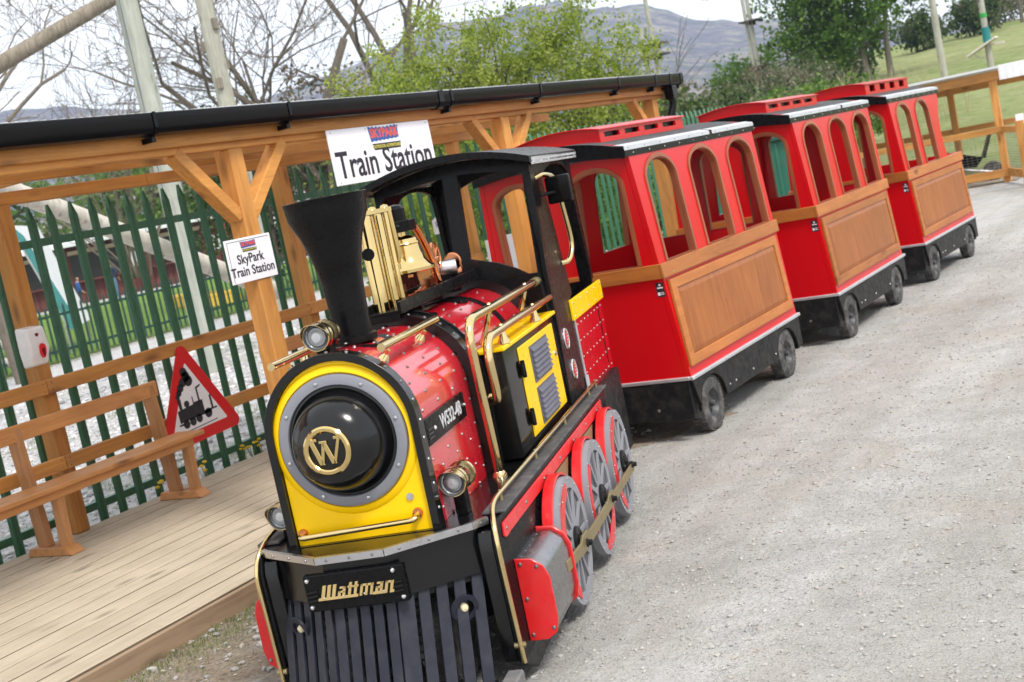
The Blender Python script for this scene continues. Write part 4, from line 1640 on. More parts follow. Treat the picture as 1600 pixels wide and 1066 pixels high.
for (a, b) in zip(seq[:-1], seq[1:]):
    a, b = Vector(a), Vector(b)
    d = (b - a)
    nrm = Vector((d.y, -d.x)).normalized()
    k = max(1, int(d.length / .075))
    for i in range(k):
        q = a + d * ((i + .5) / k) + nrm * .0045
        m.dome((q.x, q.y, DK - .009), (nrm.x, nrm.y, 0), .0055, 6, .7)
lp(m, 'edge_rivets', RIVET, kind='stuff')


# faceted nose
def facet(t, inset, fwd=0.0):
    """points of the nose line; inset pulls it in, fwd pushes it forward"""
    return [(-.372 + inset * .3, -.70 - fwd + inset), (-.118 + inset * .2, -.868 - fwd + inset), (.118 - inset * .2, -.868 - fwd + inset), (.372 - inset * .3, -.70 - fwd + inset)]


topl, midl = facet(0, .035), facet(0, .035, .01)
m = MB()
for i in range(3):
    a, b = topl[i], topl[i + 1]
    c, d = midl[i], midl[i + 1]
    m.add([(a[0], a[1], DK - .026), (b[0], b[1], DK - .026), (d[0], d[1], .408), (c[0], c[1], .408), (a[0], a[1] + .02, DK - .026), (b[0], b[1] + .02, DK - .026), (d[0], d[1] + .02, .408), (c[0], c[1] + .02, .408)],
          [(0, 1, 2, 3), (4, 7, 6, 5), (0, 4, 5, 1), (3, 2, 6, 7), (0, 3, 7, 4), (1, 5, 6, 2)])
lp(m, 'front_valance', BLACK, smooth=0)
# name plate
m = MB()
yb = -.868 + .035 - .006
m.box(-.172, .166, yb - .030, yb, .404, .522)
npl = lp(m, 'name_plate', BLACK_SAT, .003)
T = frame((-.006, yb - .0305, .455), (1, 0, 0), (0, 0, 1), (0, -1, 0))
m = MB()


def stroke(x, w, y0, y1, k=.030):
    sh = .34
    P = lambda a, b: T @ Vector(((a + sh * b - 3.35) * k, b * k - .012, .006))
    m.plate([(x, y0), (x + w, y0), (x + w, y1), (x, y1)], [], P, T.to_3x3() @ Vector((0, 0, -.006)))


kk = .0345
def S(x, w, y0, y1):
    stroke(x, w, y0, y1, kk)


for x in (0, .52, 1.04):
    S(x, .34, 0.1, 1.28)
S(1.62, .28, .1, .62)
S(1.62, .72, .44, .62)
S(1.72, .62, .82, 1.0)
S(2.06, .28, .1, 1.0)
for x in (2.62, 3.18):
    S(x, .28, .1, 1.30)
    S(x - .12, .52, .82, 1.0)
for x in (3.78, 4.28, 4.78):
    S(x, .26, .1 if x > 3.8 else .1, 1.0)
S(3.78, 1.2, .80, 1.0)
S(5.28, .28, .1, .62)
S(5.28, .66, .44, .62)
S(5.36, .6, .82, 1.0)
S(5.70, .28, .1, 1.0)
for x in (6.20, 6.72):
    S(x, .28, .1, 1.0)
S(6.20, .72, .80, 1.0)
S(-.25, 3.9, -.10, .14)
S(5.06, 1.42, -.10, .14)
S(6.72, .42, -.10, .14)
for x in (3.78, 4.28, 4.78):
    S(x, .26, -.05, .2)
lp(m, 'name_lettering', GOLD, .0008, parent=npl, smooth=20)
m = MB()
for sx in (-1, 1):
    for i in range(3):
        a = .143 * sx - .004
        m.beam((a - .018, yb - .0325, .440 + i * .014), (a + .018, yb - .0325, .444 + i * .014), .006, .005, (0, 0, 1))
lp(m, 'name_plate_louvres', BLACK, parent=npl)
m = MB()
for x in (-.158, .132):
    for z in (.420, .507):
        m.dome((x + (.018 if x > 0 and z < .45 else 0), yb - .030, z), (0, -1, 0), .0085, 8, .7)
for q in (-.108, -.043, .027, .092):
    m.dome((q, yb - .0365, .448), (0, -1, 0), .0038, 6, .7)
lp(m, 'name_plate_bolts', CHROME, parent=npl)
# cowcatcher bars
upb, lob = facet(0, .045, .0), facet(0, .03, .125)
zt_, zl_ = .425, .018
for i in range(3):
    a, b = Vector(upb[i]), Vector(upb[i + 1])
    c, d = Vector(lob[i]), Vector(lob[i + 1])
    nbar = 5
    for k in range(nbar):
        t = (k + .5) / nbar
        p, q = a.lerp(b, t), c.lerp(d, t)
        e = (b - a).normalized()
        w = .0165 if i == 1 else (.0195 if not (i == 2 and k == 0) else .028)
        m = MB()
        nn = Vector((e.y, -e.x))
        vs = []
        for (P, z) in ((p, zt_), (q, zl_)):
            for (si, dn) in ((-1, 0), (1, 0), (1, -.012), (-1, -.012)):
                vs.append((P.x + e.x * w * si + nn.x * dn, P.y + e.y * w * si + nn.y * dn, z))
        m.add(vs, [(0, 3, 2, 1), (4, 5, 6, 7), (0, 1, 5, 4), (1, 2, 6, 5), (2, 3, 7, 6), (3, 0, 4, 7)])
        lp(m, 'guard_bar', BAR_BLUE, .0015)
m = MB()
for i in range(3):
    for (za, f) in ((.06, .115), (.40, .01)):
        L = facet(0, .058, f)
        m.beam((*L[i], za), (*L[i + 1], za), .012, .03)
lp(m, 'guard_cross_bar', BLACK_DUSTY)
for i, t in ((0, .36), (2, .72)):
    a, b = Vector(upb[i]).lerp(Vector(upb[i + 1]), t), Vector(lob[i]).lerp(Vector(lob[i + 1]), t)
    f = (.425 - .318) / (.425 - .018)
    p = a.lerp(b, f)
    e = (Vector(upb[i + 1]) - Vector(upb[i])).normalized()
    nn = Vector((e.y, -e.x, -.26)).normalized()
    O = Vector((p.x, p.y, .318))
    m = MB()
    m.lathe([(.030, .002), (.030, .010), (.046, .010), (.047, .002), (.030, .002)], O, nn, 28)
    rg = lp(m, 'guard_ring', BAR_BLUE)
    m = MB()
    m.lathe([(.013, -.012), (.013, .004), (.010, .010), (0, .012)], O, nn, 16)
    lp(m, 'ring_lens', CHALK, parent=rg)
    m = MB()
    m.lathe([(.013, 0), (.0145, 0), (.0145, .006), (.013, .006)], O + nn * -.008, nn, 16, 0, PI)
    lp(m, 'ring_rim', BLUE, parent=rg)
# side skirts and running boards
for s in (-1, 1):
    _before = set(o.name for o in loco.children)
    m = MB()
    sk = [(-.545, .022), (-.70, .10), (-.715, .50), (-.695, .555), (-.64, .572), (1.44, .572), (1.44, .10), (.2, .10), (-.1, .05)]
    m.plate(sk, [], lambda a, b: (s * .437, a, b), (-s * .02, 0, 0))
    lp(m, 'side_skirt', BLACK_SAT, .006, seg=2)
    m = MB()
    m.plate([(-.545, .030), (-.690, .10), (-.705, .50), (-.690, .540), (-.50, .540), (-.50, .030)], [], lambda a, b: (s * .4165, a, b), (-s * .05, 0, 0))
    lp(m, 'skirt_return', BLACK, .004)
    m = MB()
    m.box(s * .375, s * .455, -.63, 1.43, .573 + .003, .586)
    lp(m, 'running_board', RUBBER_MAT, .003)
    # brass edge rail
    x = s * .436
    pts = bend([(s * .412, 1.40, .612), (s * .412, -.62, .612), (x, -.728, .54), (x, -.70, .10)], .09, 7)
    m = MB()
    m.tube(pts, .0085, 10)
    lp(m, 'edge_rail', BRASS, smooth=50)
    for u in (-.50, .05, .62, 1.2, 1.39):
        m = MB()
        m.cyl((s * .412, u, .584), (s * .412, u, .618), .008, .006, 8)
        m.dome((s * .412, u, .618), (0, 0, 1), .006, 8, .8)
        lp(m, 'rail_stanchion', BRASS_OLD)
    m = MB()
    m.cyl((x - s * .02, -.70, .16), (x + s * .014, -.70, .16), .010, .010, 8)
    m.dome((x + s * .012, -.70, .16), (s, 0, 0), .008, 8, .8)
    lp(m, 'rail_clip', BRASS_OLD)
    # red side strip
    m = MB()
    m.plate([(-.655, .506), (-.645, .548), (1.27, .548), (1.27, .500), (-.58, .500), (-.63, .496)], [], lambda a, b: (s * .446, a, b), (-s * .0085, 0, 0))
    lp(m, 'red_strip', RED_TRIM, .002)
    # cylinder boxes
    D = [(s * .438, .128), (s * .50, .128), (s * .534, .150), (s * .545, .20), (s * .545, .335), (s * .530, .375), (s * .495, .402), (s * .438, .408)]
    m = MB()
    m.plate([(a, b) for a, b in D], [], lambda a, b: (a, -.592, b), (0, .008, 0))
    cb = lp(m, 'cylinder_end', RED_TRIM, .002)
    m = MB()
    m.plate([(s * .438 + (a - s * .438) * 1.06, .268 + (b - .268) * 1.04) for a, b in D], [], lambda a, b: (a, -.258, b), (0, .014, 0))
    lp(m, 'cylinder_end', RED_TRIM, .002)
    m = MB()
    D2 = [(s * .438 + (a - s * .438) * .97, .268 + (b - .268) * .97) for a, b in D]
    m.plate(D2, [], lambda a, b: (a, -.583, b), (0, .324, 0))
    lp(m, 'cylinder_cover', DARK_STEEL, smooth=50)
    m = MB()
    for (a, b) in ((.455, .388), (.508, .375), (.455, .27), (.452, .148), (.525, .165)):
        m.dome((s * a, -.592, b), (0, -1, 0), .0075, 8, .6)
    for i in range(5):
        m.dome((s * .452, -.55 + i * .06, .401), (0, 0, 1), .006, 6, .6)
    lp(m, 'cylinder_bolts', RIVET, kind='stuff')
    m = MB()
    for u in (-.62, -.33, -.02, .28, .57, .86, 1.14):
        m.dome((s * .446, u, .524), (s, 0, 0), .007, 8, .6)
    lp(m, 'strip_bolts', RIVET, kind='stuff')

    # driving wheels
    for wi in range(3):
        cu, cz, rw = wi * .574, .274, .236
        O2 = Vector((s * .505, cu, cz))
        m = MB()
        m.lathe([(0, 0), (.214, 0), (.214, -.012), (0, -.012)], O2, (s, 0, 0), 44)
        wd_ = lp(m, 'driving_wheel', WHEEL_DARK)
        m = MB()
        outer = circle(0, 0, rw, 56)
        ns = 12
        holes = []
        for i in range(ns):
            a0 = 2 * PI * i / ns
            a1 = a0 + 2 * PI / ns
            g0, g1 = .030, .155
            h = []
            for (rr, g) in ((.068, .010), (.192, .0085)):
                da = math.asin(g / rr)
                arcp = [(rr * math.cos(t), rr * math.sin(t)) for t in np.linspace(a0 + da, a1 - da, 2 if rr < .1 else 5)]
                h.append(arcp)
            holes.append(h[0] + h[1][::-1])
        m.plate(outer, holes, lambda a, b: (s * .513, cu + a, cz + b), (-s * .0075, 0, 0))
        m.lathe([(rw, .0), (rw, -.032), (rw - .012, -.032)], (s * .513, cu, cz), (s, 0, 0), 48)
        lp(m, 'wheel_spokes', WHEEL_GREY, parent=wd_, smooth=25)
        m = MB()
        m.lathe([(.05, 0), (.05, .010), (.044, .014), (0, .014)], (s * .513, cu, cz), (s, 0, 0), 24)
        m.lathe([(.016, .01), (.016, .026), (0, .028)], (s * .513, cu, cz), (s, 0, 0), 12)
        for i in range(4):
            t = i * PI / 2 + .6
            m.dome((s * .527, cu + .033 * math.cos(t), cz + .033 * math.sin(t)), (s, 0, 0), .007, 6, .8)
        lp(m, 'wheel_hub', BLACK_DUSTY, parent=wd_)
        # counterweight: red crescent
        m = MB()
        c0 = (PI * .86, PI * .95, PI * .62)[wi] if wi != 1 else -PI * .33
        sp = (.46 * PI, .25 * PI, .40 * PI)[wi]
        c0 = (PI * .93, -PI * .36, PI * .95)[wi]
        sp = (.42 * PI, .24 * PI, .42 * PI)[wi]
        cw = [(.217 * math.cos(t), .217 * math.sin(t)) for t in np.linspace(c0 - sp, c0 + sp, 16)]
        ci = [((.150 + .03 * abs(q)) * math.cos(t), (.150 + .03 * abs(q)) * math.sin(t)) for q, t in zip(np.linspace(1, -1, 14), np.linspace(c0 + sp * .97, c0 - sp * .97, 14))]
        m.plate(cw + ci, [], lambda a, b: (s * .5165, cu + a, cz + b), (-s * .0032, 0, 0))
        if wi == 1:
            c1, s1 = PI * .93, .22 * PI
            cw = [(.217 * math.cos(t), .217 * math.sin(t)) for t in np.linspace(c1 - s1, c1 + s1, 12)]
            ci = [(.185 * math.cos(t), .185 * math.sin(t)) for t in np.linspace(c1 + s1, c1 - s1, 12)]
            m.plate(cw + ci, [], lambda a, b: (s * .5165, cu + a, cz + b), (-s * .0032, 0, 0))
        lp(m, 'counterweight', RED_TRIM, parent=wd_, smooth=20)
        m = MB()
        for i in range(14):
            t = 2 * PI * i / 14
            m.dome((s * .513, cu + 0.225 * math.cos(t), cz + 0.225 * math.sin(t)), (s, 0, 0), .005, 6, .7)
        for q in (-.6, 0, .6):
            t = c0 + q * sp
            m.dome((s * .5165, cu + .205 * math.cos(t), cz + .205 * math.sin(t)), (s, 0, 0), .005, 6, .7)
        lp(m, 'wheel_rivets', RIVET, parent=wd_, kind='stuff')
        # red splasher over the front of the wheel
        m = MB()
        a0, a1 = PI * .40, PI * 1.02
        ts = np.linspace(a0, a1, 20)
        if wi == 0:
            ts = np.linspace(PI * .17, PI * .98, 24)
        elif wi == 1:
            ts = np.linspace(PI * .20, PI * .94, 24)
        else:
            ts = np.linspace(PI * .10, PI * .94, 24)
        ro, ri = .252, .242
        vs, fs = [], []
        for t in ts:
            c_, s_ = math.cos(t), math.sin(t)
            for (rr, x) in ((ro, s * .452), (ro, s * .493), (ri, s * .493), (ri, s * .452)):
                vs.append((x, cu + rr * c_, cz + rr * s_))
        for i in range(len(ts) - 1):
            for j in range(4):
                fs.append((i * 4 + j, i * 4 + (j + 1) % 4, i * 4 + 4 + (j + 1) % 4, i * 4 + 4 + j))
        fs += [(0, 1, 2, 3), tuple(len(vs) - 4 + j for j in range(4))[::-1]]
        m.add(vs, fs)
        lp(m, 'splasher', RED_TRIM, .003, smooth=40)
    # gap plates between splashers
    for cu in (.287, .861):
        m = MB()
        m.plate([(cu - .13, .494), (cu + .13, .494), (cu + .05, .42), (cu, .38), (cu - .05, .42)], [], lambda a, b: (s * .445, a, b), (-s * .006, 0, 0))
        lp(m, 'gap_plate', BRASS_OLD)
    # coupling rod
    m = MB()
    zr_ = .240
    x = s * .545
    rp_ = [(-.33, zr_ + .018), (-.02, zr_ - .012), (.62, zr_ - .024), (1.24, zr_ - .036), (1.24, zr_ + .004), (.70, zr_ + .018), (.66, zr_ + .036), (.58, zr_ + .038), (.54, zr_ + .022), (.10, zr_ + .032), (.06, zr_ + .050), (-.02, zr_ + .052), (-.06, zr_ + .036), (-.33, zr_ + .058)]
    m.plate(rp_, [], lambda a, b: (x, a, b), (-s * .010, 0, 0))
    rod = lp(m, 'coupling_rod', BRASS_OLD, .002)
    for u in (.02, .62, 1.20):
        m = MB()
        m.lathe([(.016, -.03), (.016, .004), (.011, .008), (.011, .020), (0, .022)], (x, u, zr_ + (.012 if u < .5 else .006 if u < 1 else .0)), (s, 0, 0), 12)
        lp(m, 'rod_pin', BLACK_DUSTY, parent=rod)
    if s < 0:
        for o in loco.children:
            if o.name not in _before:
                o.location.x += .036
# bumper block at the right lower front
m = MB()
m.box(.385, .440, -.88, -.735, .025, .095)
lp(m, 'bumper_block', paint('worn_grey_rubber', (.12, .12, .125), .7, 0, 0, .25, .2, 80, .3), .006)

# smokebox front
BC, BR = .928, .262


def bo(r, zb=DK + .001, n=24):
    return [(-r, zb), (r, zb)] + [(r * math.cos(PI * i / n), BC + r * math.sin(PI * i / n)) for i in range(n + 1)]


UF = -.70
m = MB()
m.plate(bo(BR), [bo(BR - .026, DK + .002)[::1]], lambda a, b: (a, UF - .018, b), (0, .055, 0))
lp(m, 'front_arch', BLACK, .004, smooth=40)
m = MB()
m.plate(bo(BR - .027, DK + .001), [], lambda a, b: (a, UF, b), (0, .02, 0))
lp(m, 'front_plate', YELLOW, .004, smooth=40)
CZ = .905
m = MB()
m.lathe([(.246, .000), (.240, .006), (.222, .010)], (0, UF, CZ), (0, -1, 0), 64)
lp(m, 'front_plate_swage', YELLOW, smooth=60)
m = MB()
m.lathe([(.216, 0), (.216, .018), (.212, .021), (.184, .021), (.182, .018), (.182, 0)], (0, UF, CZ), (0, -1, 0), 64)
ringo = lp(m, 'smokebox_ring', GREY, smooth=40)
m = MB()
for i in range(8):
    t = 2 * PI * (i + .3) / 8
    m.dome((.199 * math.cos(t), UF - .021, CZ + .199 * math.sin(t)), (0, -1, 0), .0075, 8, .6)
lp(m, 'ring_bolts', STEEL, parent=ringo)
m = MB()
m.lathe([(.182, 0), (.180, .014), (.172, .016), (.165, .010), (.160, .020), (.157, .040), (.152, .062), (.143, .088), (.128, .112), (.108, .131), (.085, .143), (.055, .149), (0, .151)], (0, UF, CZ), (0, -1, 0), 72)
dm = lp(m, 'smokebox_dome', BLACK, smooth=50)
ub = UF - .148
m = MB()
m.lathe([(.060, .0), (.060, .008), (.064, .012), (.073, .012), (.079, .006), (.079, -.004)], (0, ub, CZ), (0, -1, 0), 48)
lp(m, 'badge_ring', BRASS_PALE, smooth=40, parent=dm)
m = MB()
T = frame((0, ub - .001, CZ), (1, 0, 0), (0, 0, 1), (0, -1, 0))


def bar2(x0, z0, x1, z1, w):
    m.plate([(x0 - w / 2, z0), (x0 + w / 2, z0), (x1 + w / 2, z1), (x1 - w / 2, z1)], [], lambda a, b: T @ Vector((a, b, .009)), T.to_3x3() @ Vector((0, 0, -.010)))


bar2(-.046, .036, -.022, -.042, .017)
bar2(-.006, .030, -.022, -.042, .011)
bar2(-.006, .030, .018, -.042, .017)
bar2(.046, .036, .018, -.042, .011)
for x0, x1 in ((-.062, -.026), (.030, .060), (-.020, .006)):
    m.plate([(x0, .034), (x1, .034), (x1, .044), (x0, .044)] if x0 != -.020 else [(x0, .026), (x1, .026), (x1, .034), (x0, .034)], [], lambda a, b: T @ Vector((a, b, .0095)), T.to_3x3() @ Vector((0, 0, -.010)))
lp(m, 'badge_letter', BRASS_PALE, .0012, parent=dm, smooth=20)
# grab bar, lock
m = MB()
m.tube(bend([(-.212, UF - .004, .617), (-.212, UF - .040, .612), (.192, UF - .040, .622), (.192, UF - .004, .634)], .025, 6), .0095, 10)
lp(m, 'grab_bar', BRASS, smooth=50)
m = MB()
for x, z in ((-.212, .617), (.192, .634)):
    m.cyl((x, UF, z), (x, UF - .010, z), .018, .016, 14)
lp(m, 'grab_bar_boss', COPPER)
m = MB()
m.lathe([(.013, 0), (.012, .006), (0, .006)], (.178, UF, .690), (0, -1, 0), 16)
m.box(.172, .184, UF - .009, UF - .005, .688, .692)
lp(m, 'door_lock', STEEL)
# arch rivets
m = MB()
for i in range(13):
    t = PI * i / 12
    m.dome((BR * math.cos(t), UF + .008, BC + BR * math.sin(t)), (math.cos(t), 0, math.sin(t)), .0065, 6, .7)
for s in (-1, 1):
    for z in (.64, .72, .80, .87):
        m.dome((s * BR, UF + .008, z), (s, 0, 0), .0065, 6, .7)
lp(m, 'arch_rivets', RIVET, kind='stuff')

# boiler
RB = .250
for (a, b, nm) in ((UF + .038, -.072, 'boiler'), (.042, 1.00, 'boiler')):
    m = MB()
    m.plate(bo(RB, DK + .001, 40), [], lambda x, z: (x, a, z), (0, b - a, 0))
    lp(m, nm, RED, smooth=30)
HOOP = [(-.07, .287), ]
m = MB()
m.plate(bo(.289, DK + .001, 36), [bo(.2505, DK + .0015, 36)], lambda x, z: (x, -.070, z), (0, .010, 0))
m.plate(bo(.281, DK + .001, 36), [bo(.2505, DK + .0015, 36)], lambda x, z: (x, -.0595, z), (0, .10, 0))
m.plate(bo(.289, DK + .001, 36), [bo(.2505, DK + .0015, 36)], lambda x, z: (x, .041, z), (0, .010, 0))
lp(m, 'boiler_hoop', BLACK, .002, smooth=30)
m = MB()
m.plate(bo(.254, DK + .001, 36), [bo(.2502, DK + .0015, 36)], lambda x, z: (x, .66, z), (0, .055, 0))
lp(m, 'boiler_strap', BLACK_SAT, smooth=30)
m = MB()
row_u = [UF + .085 + i * .088 for i in range(7)] + [.10 + i * .088 for i in range(11)]
for k, u in enumerate(row_u):
    if .645 < u < .73:
        continue
    if u > .95 or (-.075 < u < .06):
        continue
    st = 0 if k % 2 == 0 else .5
    for i in range(-1, 12):
        t = PI * (i + st) / 8 + .06
        if t < .0 or t > PI:
            continue
        if abs(t - PI / 2) < .20 and u > 0:
            continue
        if -.66 < u < -.19 and t < .0:
            continue
        m.dome((RB * math.cos(t), u, BC + RB * math.sin(t)), (math.cos(t), 0, math.sin(t)), .0066, 6, .8)
    for z in (.87, .78, .69, .62):
        zz = z - (.04 if st else 0)
        if -.67 < u < -.17 and .80 < zz < .93:
            continue
        for s in (-1, 1):
            m.dome((s * RB, u, zz), (s, 0, 0), .0058, 6, .8)
lp(m, 'boiler_rivets', RIVET, kind='stuff')
m = MB()
for i in range(15):
    t = PI * i / 14
    m.dome((.281 * math.cos(t), -.01, BC + .281 * math.sin(t)), (math.cos(t), 0, math.sin(t)), .0066, 6, .8)
for s in (-1, 1):
    for z in (.62, .70, .78, .86):
        m.dome((s * .281, -.01, z), (s, 0, 0), .0058, 6, .8)
lp(m, 'hoop_rivets', RIVET, kind='stuff')
# number plate
STEEL_INK = paint('grey_white_figures', (.50, .50, .51), .5, 0, 0, .05, 0)
for s in (1, -1):
    m = MB()
    m.box(s * .2505, s * .262, -.655, -.190, .828, .918)
    q = lp(m, 'number_plate', BLACK_SAT, .010, seg=2)
    if s > 0:
        T = frame((.2625, -.375, .872), (0, 1, 0), (0, 0, 1), (1, 0, 0))
    else:
        T = frame((-.2625, -.375, .872), (0, -1, 0), (0, 0, 1), (-1, 0, 0))
    text('number_lettering', 'W532-48', .066, STEEL_INK, T, q, .0006, .020, .98)
    m = MB()
    for u in (-.565, -.205):
        m.dome((s * .262, u, .872), (s, 0, 0), .008, 8, .8)
    lp(m, 'number_plate_bolts', CHROME, parent=q)
    m = MB()
    for i in range(3):
        m.beam((s * .262, -.645, .852 + i * .014), (s * .262, -.595, .852 + i * .014), .006, .006, (0, 0, 1))
    lp(m, 'number_plate_louvres', BLACK, parent=q)
# chimney
CU = -.42
m = MB()
pr = [(.064, .0), (.0655, .12), (.070, .20), (.0755, .252), (.0785, .256), (.084, .285), (.095, .330), (.110, .375), (.124, .405), (.134, .430), (.137, .455), (.1415, .488), (.1435, .490), (.1415, .492), (.134, .470), (.120, .40), (.095, .345), (.07, .27), (.055, .1), (0, .1)]
m.lathe(pr, (0, CU, 1.182), (0, 0, 1), 48)
chm = lp(m, 'chimney', BLACK_SAT, smooth=40)
m = MB()
m.plate([(-.11, CU - .075), (-.07, CU - .11), (.07, CU - .11), (.11, CU - .075), (.11, CU + .075), (.07, CU + .11), (-.07, CU + .11), (-.11, CU + .075)], [], lambda a, b: (a, b, 1.188 - a * a * 1.9), (0, 0, -.010))
m.lathe([(.078, 0), (.078, .022), (.066, .026)], (0, CU, 1.180), (0, 0, 1), 28)
lp(m, 'chimney_flange', BLACK_SAT, parent=chm, smooth=20)
m = MB()
for (a, b) in ((-.09, -.07), (.09, -.07), (.09, .07), (-.09, .07), (0, -.09), (0, .09)):
    m.dome((a, CU + b, 1.188 - a * a * 1.9), (0, 0, 1), .007, 8, .7)
lp(m, 'flange_rivets', RIVET, parent=chm)


# lamps
def lamp_parts(x, u, z, r, L, label):
    O = Vector((x, u, z))
    m = MB()
    m.lathe([(0, L), (r * .9, L), (r, L - .008), (r, .0)], O, (0, 1, 0), 32)
    body = lp(m, 'headlamp', BLACK if z > 1 else DARK_CHROME, smooth=40, label=label)
    for a in (.022, L - .026):
        m = MB()
        m.lathe([(r, a), (r + .0035, a), (r + .0035, a + .015), (r, a + .015)], O, (0, 1, 0), 32)
        lp(m, 'lamp_band', BRASS, parent=body)
    m = MB()
    m.lathe([(r, 0), (r + .0025, 0), (r + .0025, .012), (r, .012)], O, (0, 1, 0), 32)
    # hood: upper half sleeve reaching forward
    n = 18
    vs, fs = [], []
    for i in range(n + 1):
        t = -.25 + (PI + .5) * i / n
        reach = .036 * max(.02, math.sin(min(PI, max(0, t)))) ** .8
        for (rr, yy) in ((r + .003, .004), (r + .004, -reach), (r + .002, -reach), (r + .001, .004)):
            vs.append((x + rr * math.cos(t), u + yy, z + rr * math.sin(t)))
    for i in range(n):
        for j in range(4):
            fs.append((i * 4 + j, i * 4 + (j + 1) % 4, i * 4 + 4 + (j + 1) % 4, i * 4 + 4 + j))
    m.add(vs, fs)
    lp(m, 'lamp_hood', BRASS, smooth=40, parent=body)
    m = MB()
    m.lathe([(r * .99, -.002), (r * .9, .010), (r * .72, .016), (r * .70, .010), (0, .010)], O, (0, 1, 0), 28)
    lp(m, 'lamp_reflector', REFLECTOR, parent=body)
    m = MB()
    m.lathe([(0, .001), (r * .36, .003), (r * .50, .009), (r * .50, .012)], O, (0, 1, 0), 24)
    lp(m, 'lamp_glass', LENS, parent=body)
    return body


lamp_parts(-.035, -.665, 1.240, .043, .115, 'black and brass headlamp on top of the boiler')
lamp_parts(.296, -.62, .693, .043, .140, 'brass headlamp on the right of the deck')
lamp_parts(-.322, -.62, .665, .043, .125, 'headlamp on the left of the deck')
m = MB()
m.box(-.060, -.010, -.625, -.575, 1.170, 1.205)
lp(m, 'lamp_bracket', BLACK_SAT, .003)
for x, z in ((-.322, .632), (.296, .660)):
    m = MB()
    m.box(x - .02, x + .02, -.58, -.53, DK, z)
    lp(m, 'lamp_bracket', BLACK_SAT, .003)
# boiler hand rails
for s in (-1, 1):
    x, z = s * .190, 1.176
    m = MB()
    m.tube([(x, -.705, z), (x, -.095, z)], .0135, 14)
    hr = lp(m, 'boiler_hand_rail', BRASS)
    for u in (-.60, -.20):
        m = MB()
        d = Vector((x, 0, z - BC)).normalized()
        b0 = Vector((d.x * RB, u, BC + d.z * RB))
        m.lathe([(.020, 0), (.015, .012), (.009, .020), (.012, .034)], b0, (d.x, 0, d.z), 12)
        lp(m, 'hand_rail_stanchion', BRASS, parent=hr)
    # tall rails
    x1 = s * .318
    m = MB()
    m.tube(bend([(x1 - s * .012, -.10, DK), (x1, -.165, 1.155), (x1, 1.06, 1.155)], .11, 9), .0165, 14)
    tr = lp(m, 'tall_hand_rail', BRASS, smooth=50)
    m = MB()
    m.lathe([(.028, 0), (.026, .008), (.018, .02)], (x1 - s * .012, -.10, DK), (0, 0, 1), 14)
    lp(m, 'rail_foot', BRASS, parent=tr)
    for u in (.18, .80):
        m = MB()
        m.cyl((s * .262, u, 1.02), (x1, u, 1.150), .014, .009, 10)
        m.dome((x1, u, 1.170), (0, 0, 1), .009, 8, .8)
        lp(m, 'rail_stanchion', BRASS, parent=tr)
    m = MB()
    m.lathe([(.017, 0), (.019, 0), (.019, .10), (.017, .10)], (x1, .96, 1.155), (0, 1, 0), 14)
    lp(m, 'rail_sleeve', BRASS_OLD, parent=tr)
    x2 = s * .352
    m = MB()
    m.tube(bend([(x2, 1.06, 1.072), (x2, -.10, 1.072), (x2, -.075, .84), (s * .30, .02, .835)], .11, 9), .0165, 14)
    m.lathe([(.026, 0), (.024, .01), (.018, .014)], (s * .297, .03, .835), (s * .9, -.4, 0), 12)
    tr = lp(m, 'side_hand_rail', BRASS, smooth=50)
    for u in (.16, .72):
        m = MB()
        m.lathe([(.024, 0), (.022, .012), (.016, .022), (.013, .05)], (x2, u, 1.016), (0, 0, 1), 12)
        m.dome((x2, u, 1.086), (0, 0, 1), .009, 8, .8)
        lp(m, 'rail_stanchion', BRASS, parent=tr)
    # engine-room box
    xb0, xb1 = s * .256, s * .360
    m = MB()
    m.box(xb0, xb1, .085, 1.00, DK + .012, .998)
    bx = lp(m, 'side_box', BLACK, .006, seg=2)
    m = MB()
    m.box(s * .252, s * .372, .065, 1.03, .9985, 1.014)
    lp(m, 'box_lid', YELLOW, .003, parent=bx)
    m = MB()
    m.box(s * .3605, s * .366, .285, .945, .618, .972)
    dr = lp(m, 'box_door', YELLOW, .003, parent=loco)
    for (a, b, z0, z1) in ((.455, .79, .800, .948), (.455, .79, .632, .780)):
        m = MB()
        m.box(s * .3662, s * .3685, a, b, z0, z1)
        for i in range(6):
            zz = z0 + .014 + i * (z1 - z0 - .02) / 6
            m.add([(s * .3685, a + .02, zz + .020), (s * .3685, b - .02, zz + .020), (s * .381, b - .02, zz + .002), (s * .381, a + .02, zz + .002), (s * .3685, a + .02, zz - .002), (s * .3685, b - .02, zz - .002)],
                  [(0, 1, 2, 3), (3, 2, 5, 4), (0, 3, 4), (1, 5, 2)])
        lp(m, 'louvre', LOUVRE, parent=dr, smooth=0)
    for z in (.70, .89):
        m = MB()
        m.box(s * .3662, s * .378, .262, .305, z - .024, z + .024)
        m.cyl((s * .374, .283, z - .034), (s * .374, .283, z + .034), .009, None, 8)
        lp(m, 'hinge', BLACK_SAT, .002, parent=dr)
    m = MB()
    m.lathe([(.012, 0), (.011, .006), (0, .006)], (s * .366, .90, .845), (s, 0, 0), 14)
    lp(m, 'door_lock', STEEL, parent=dr)

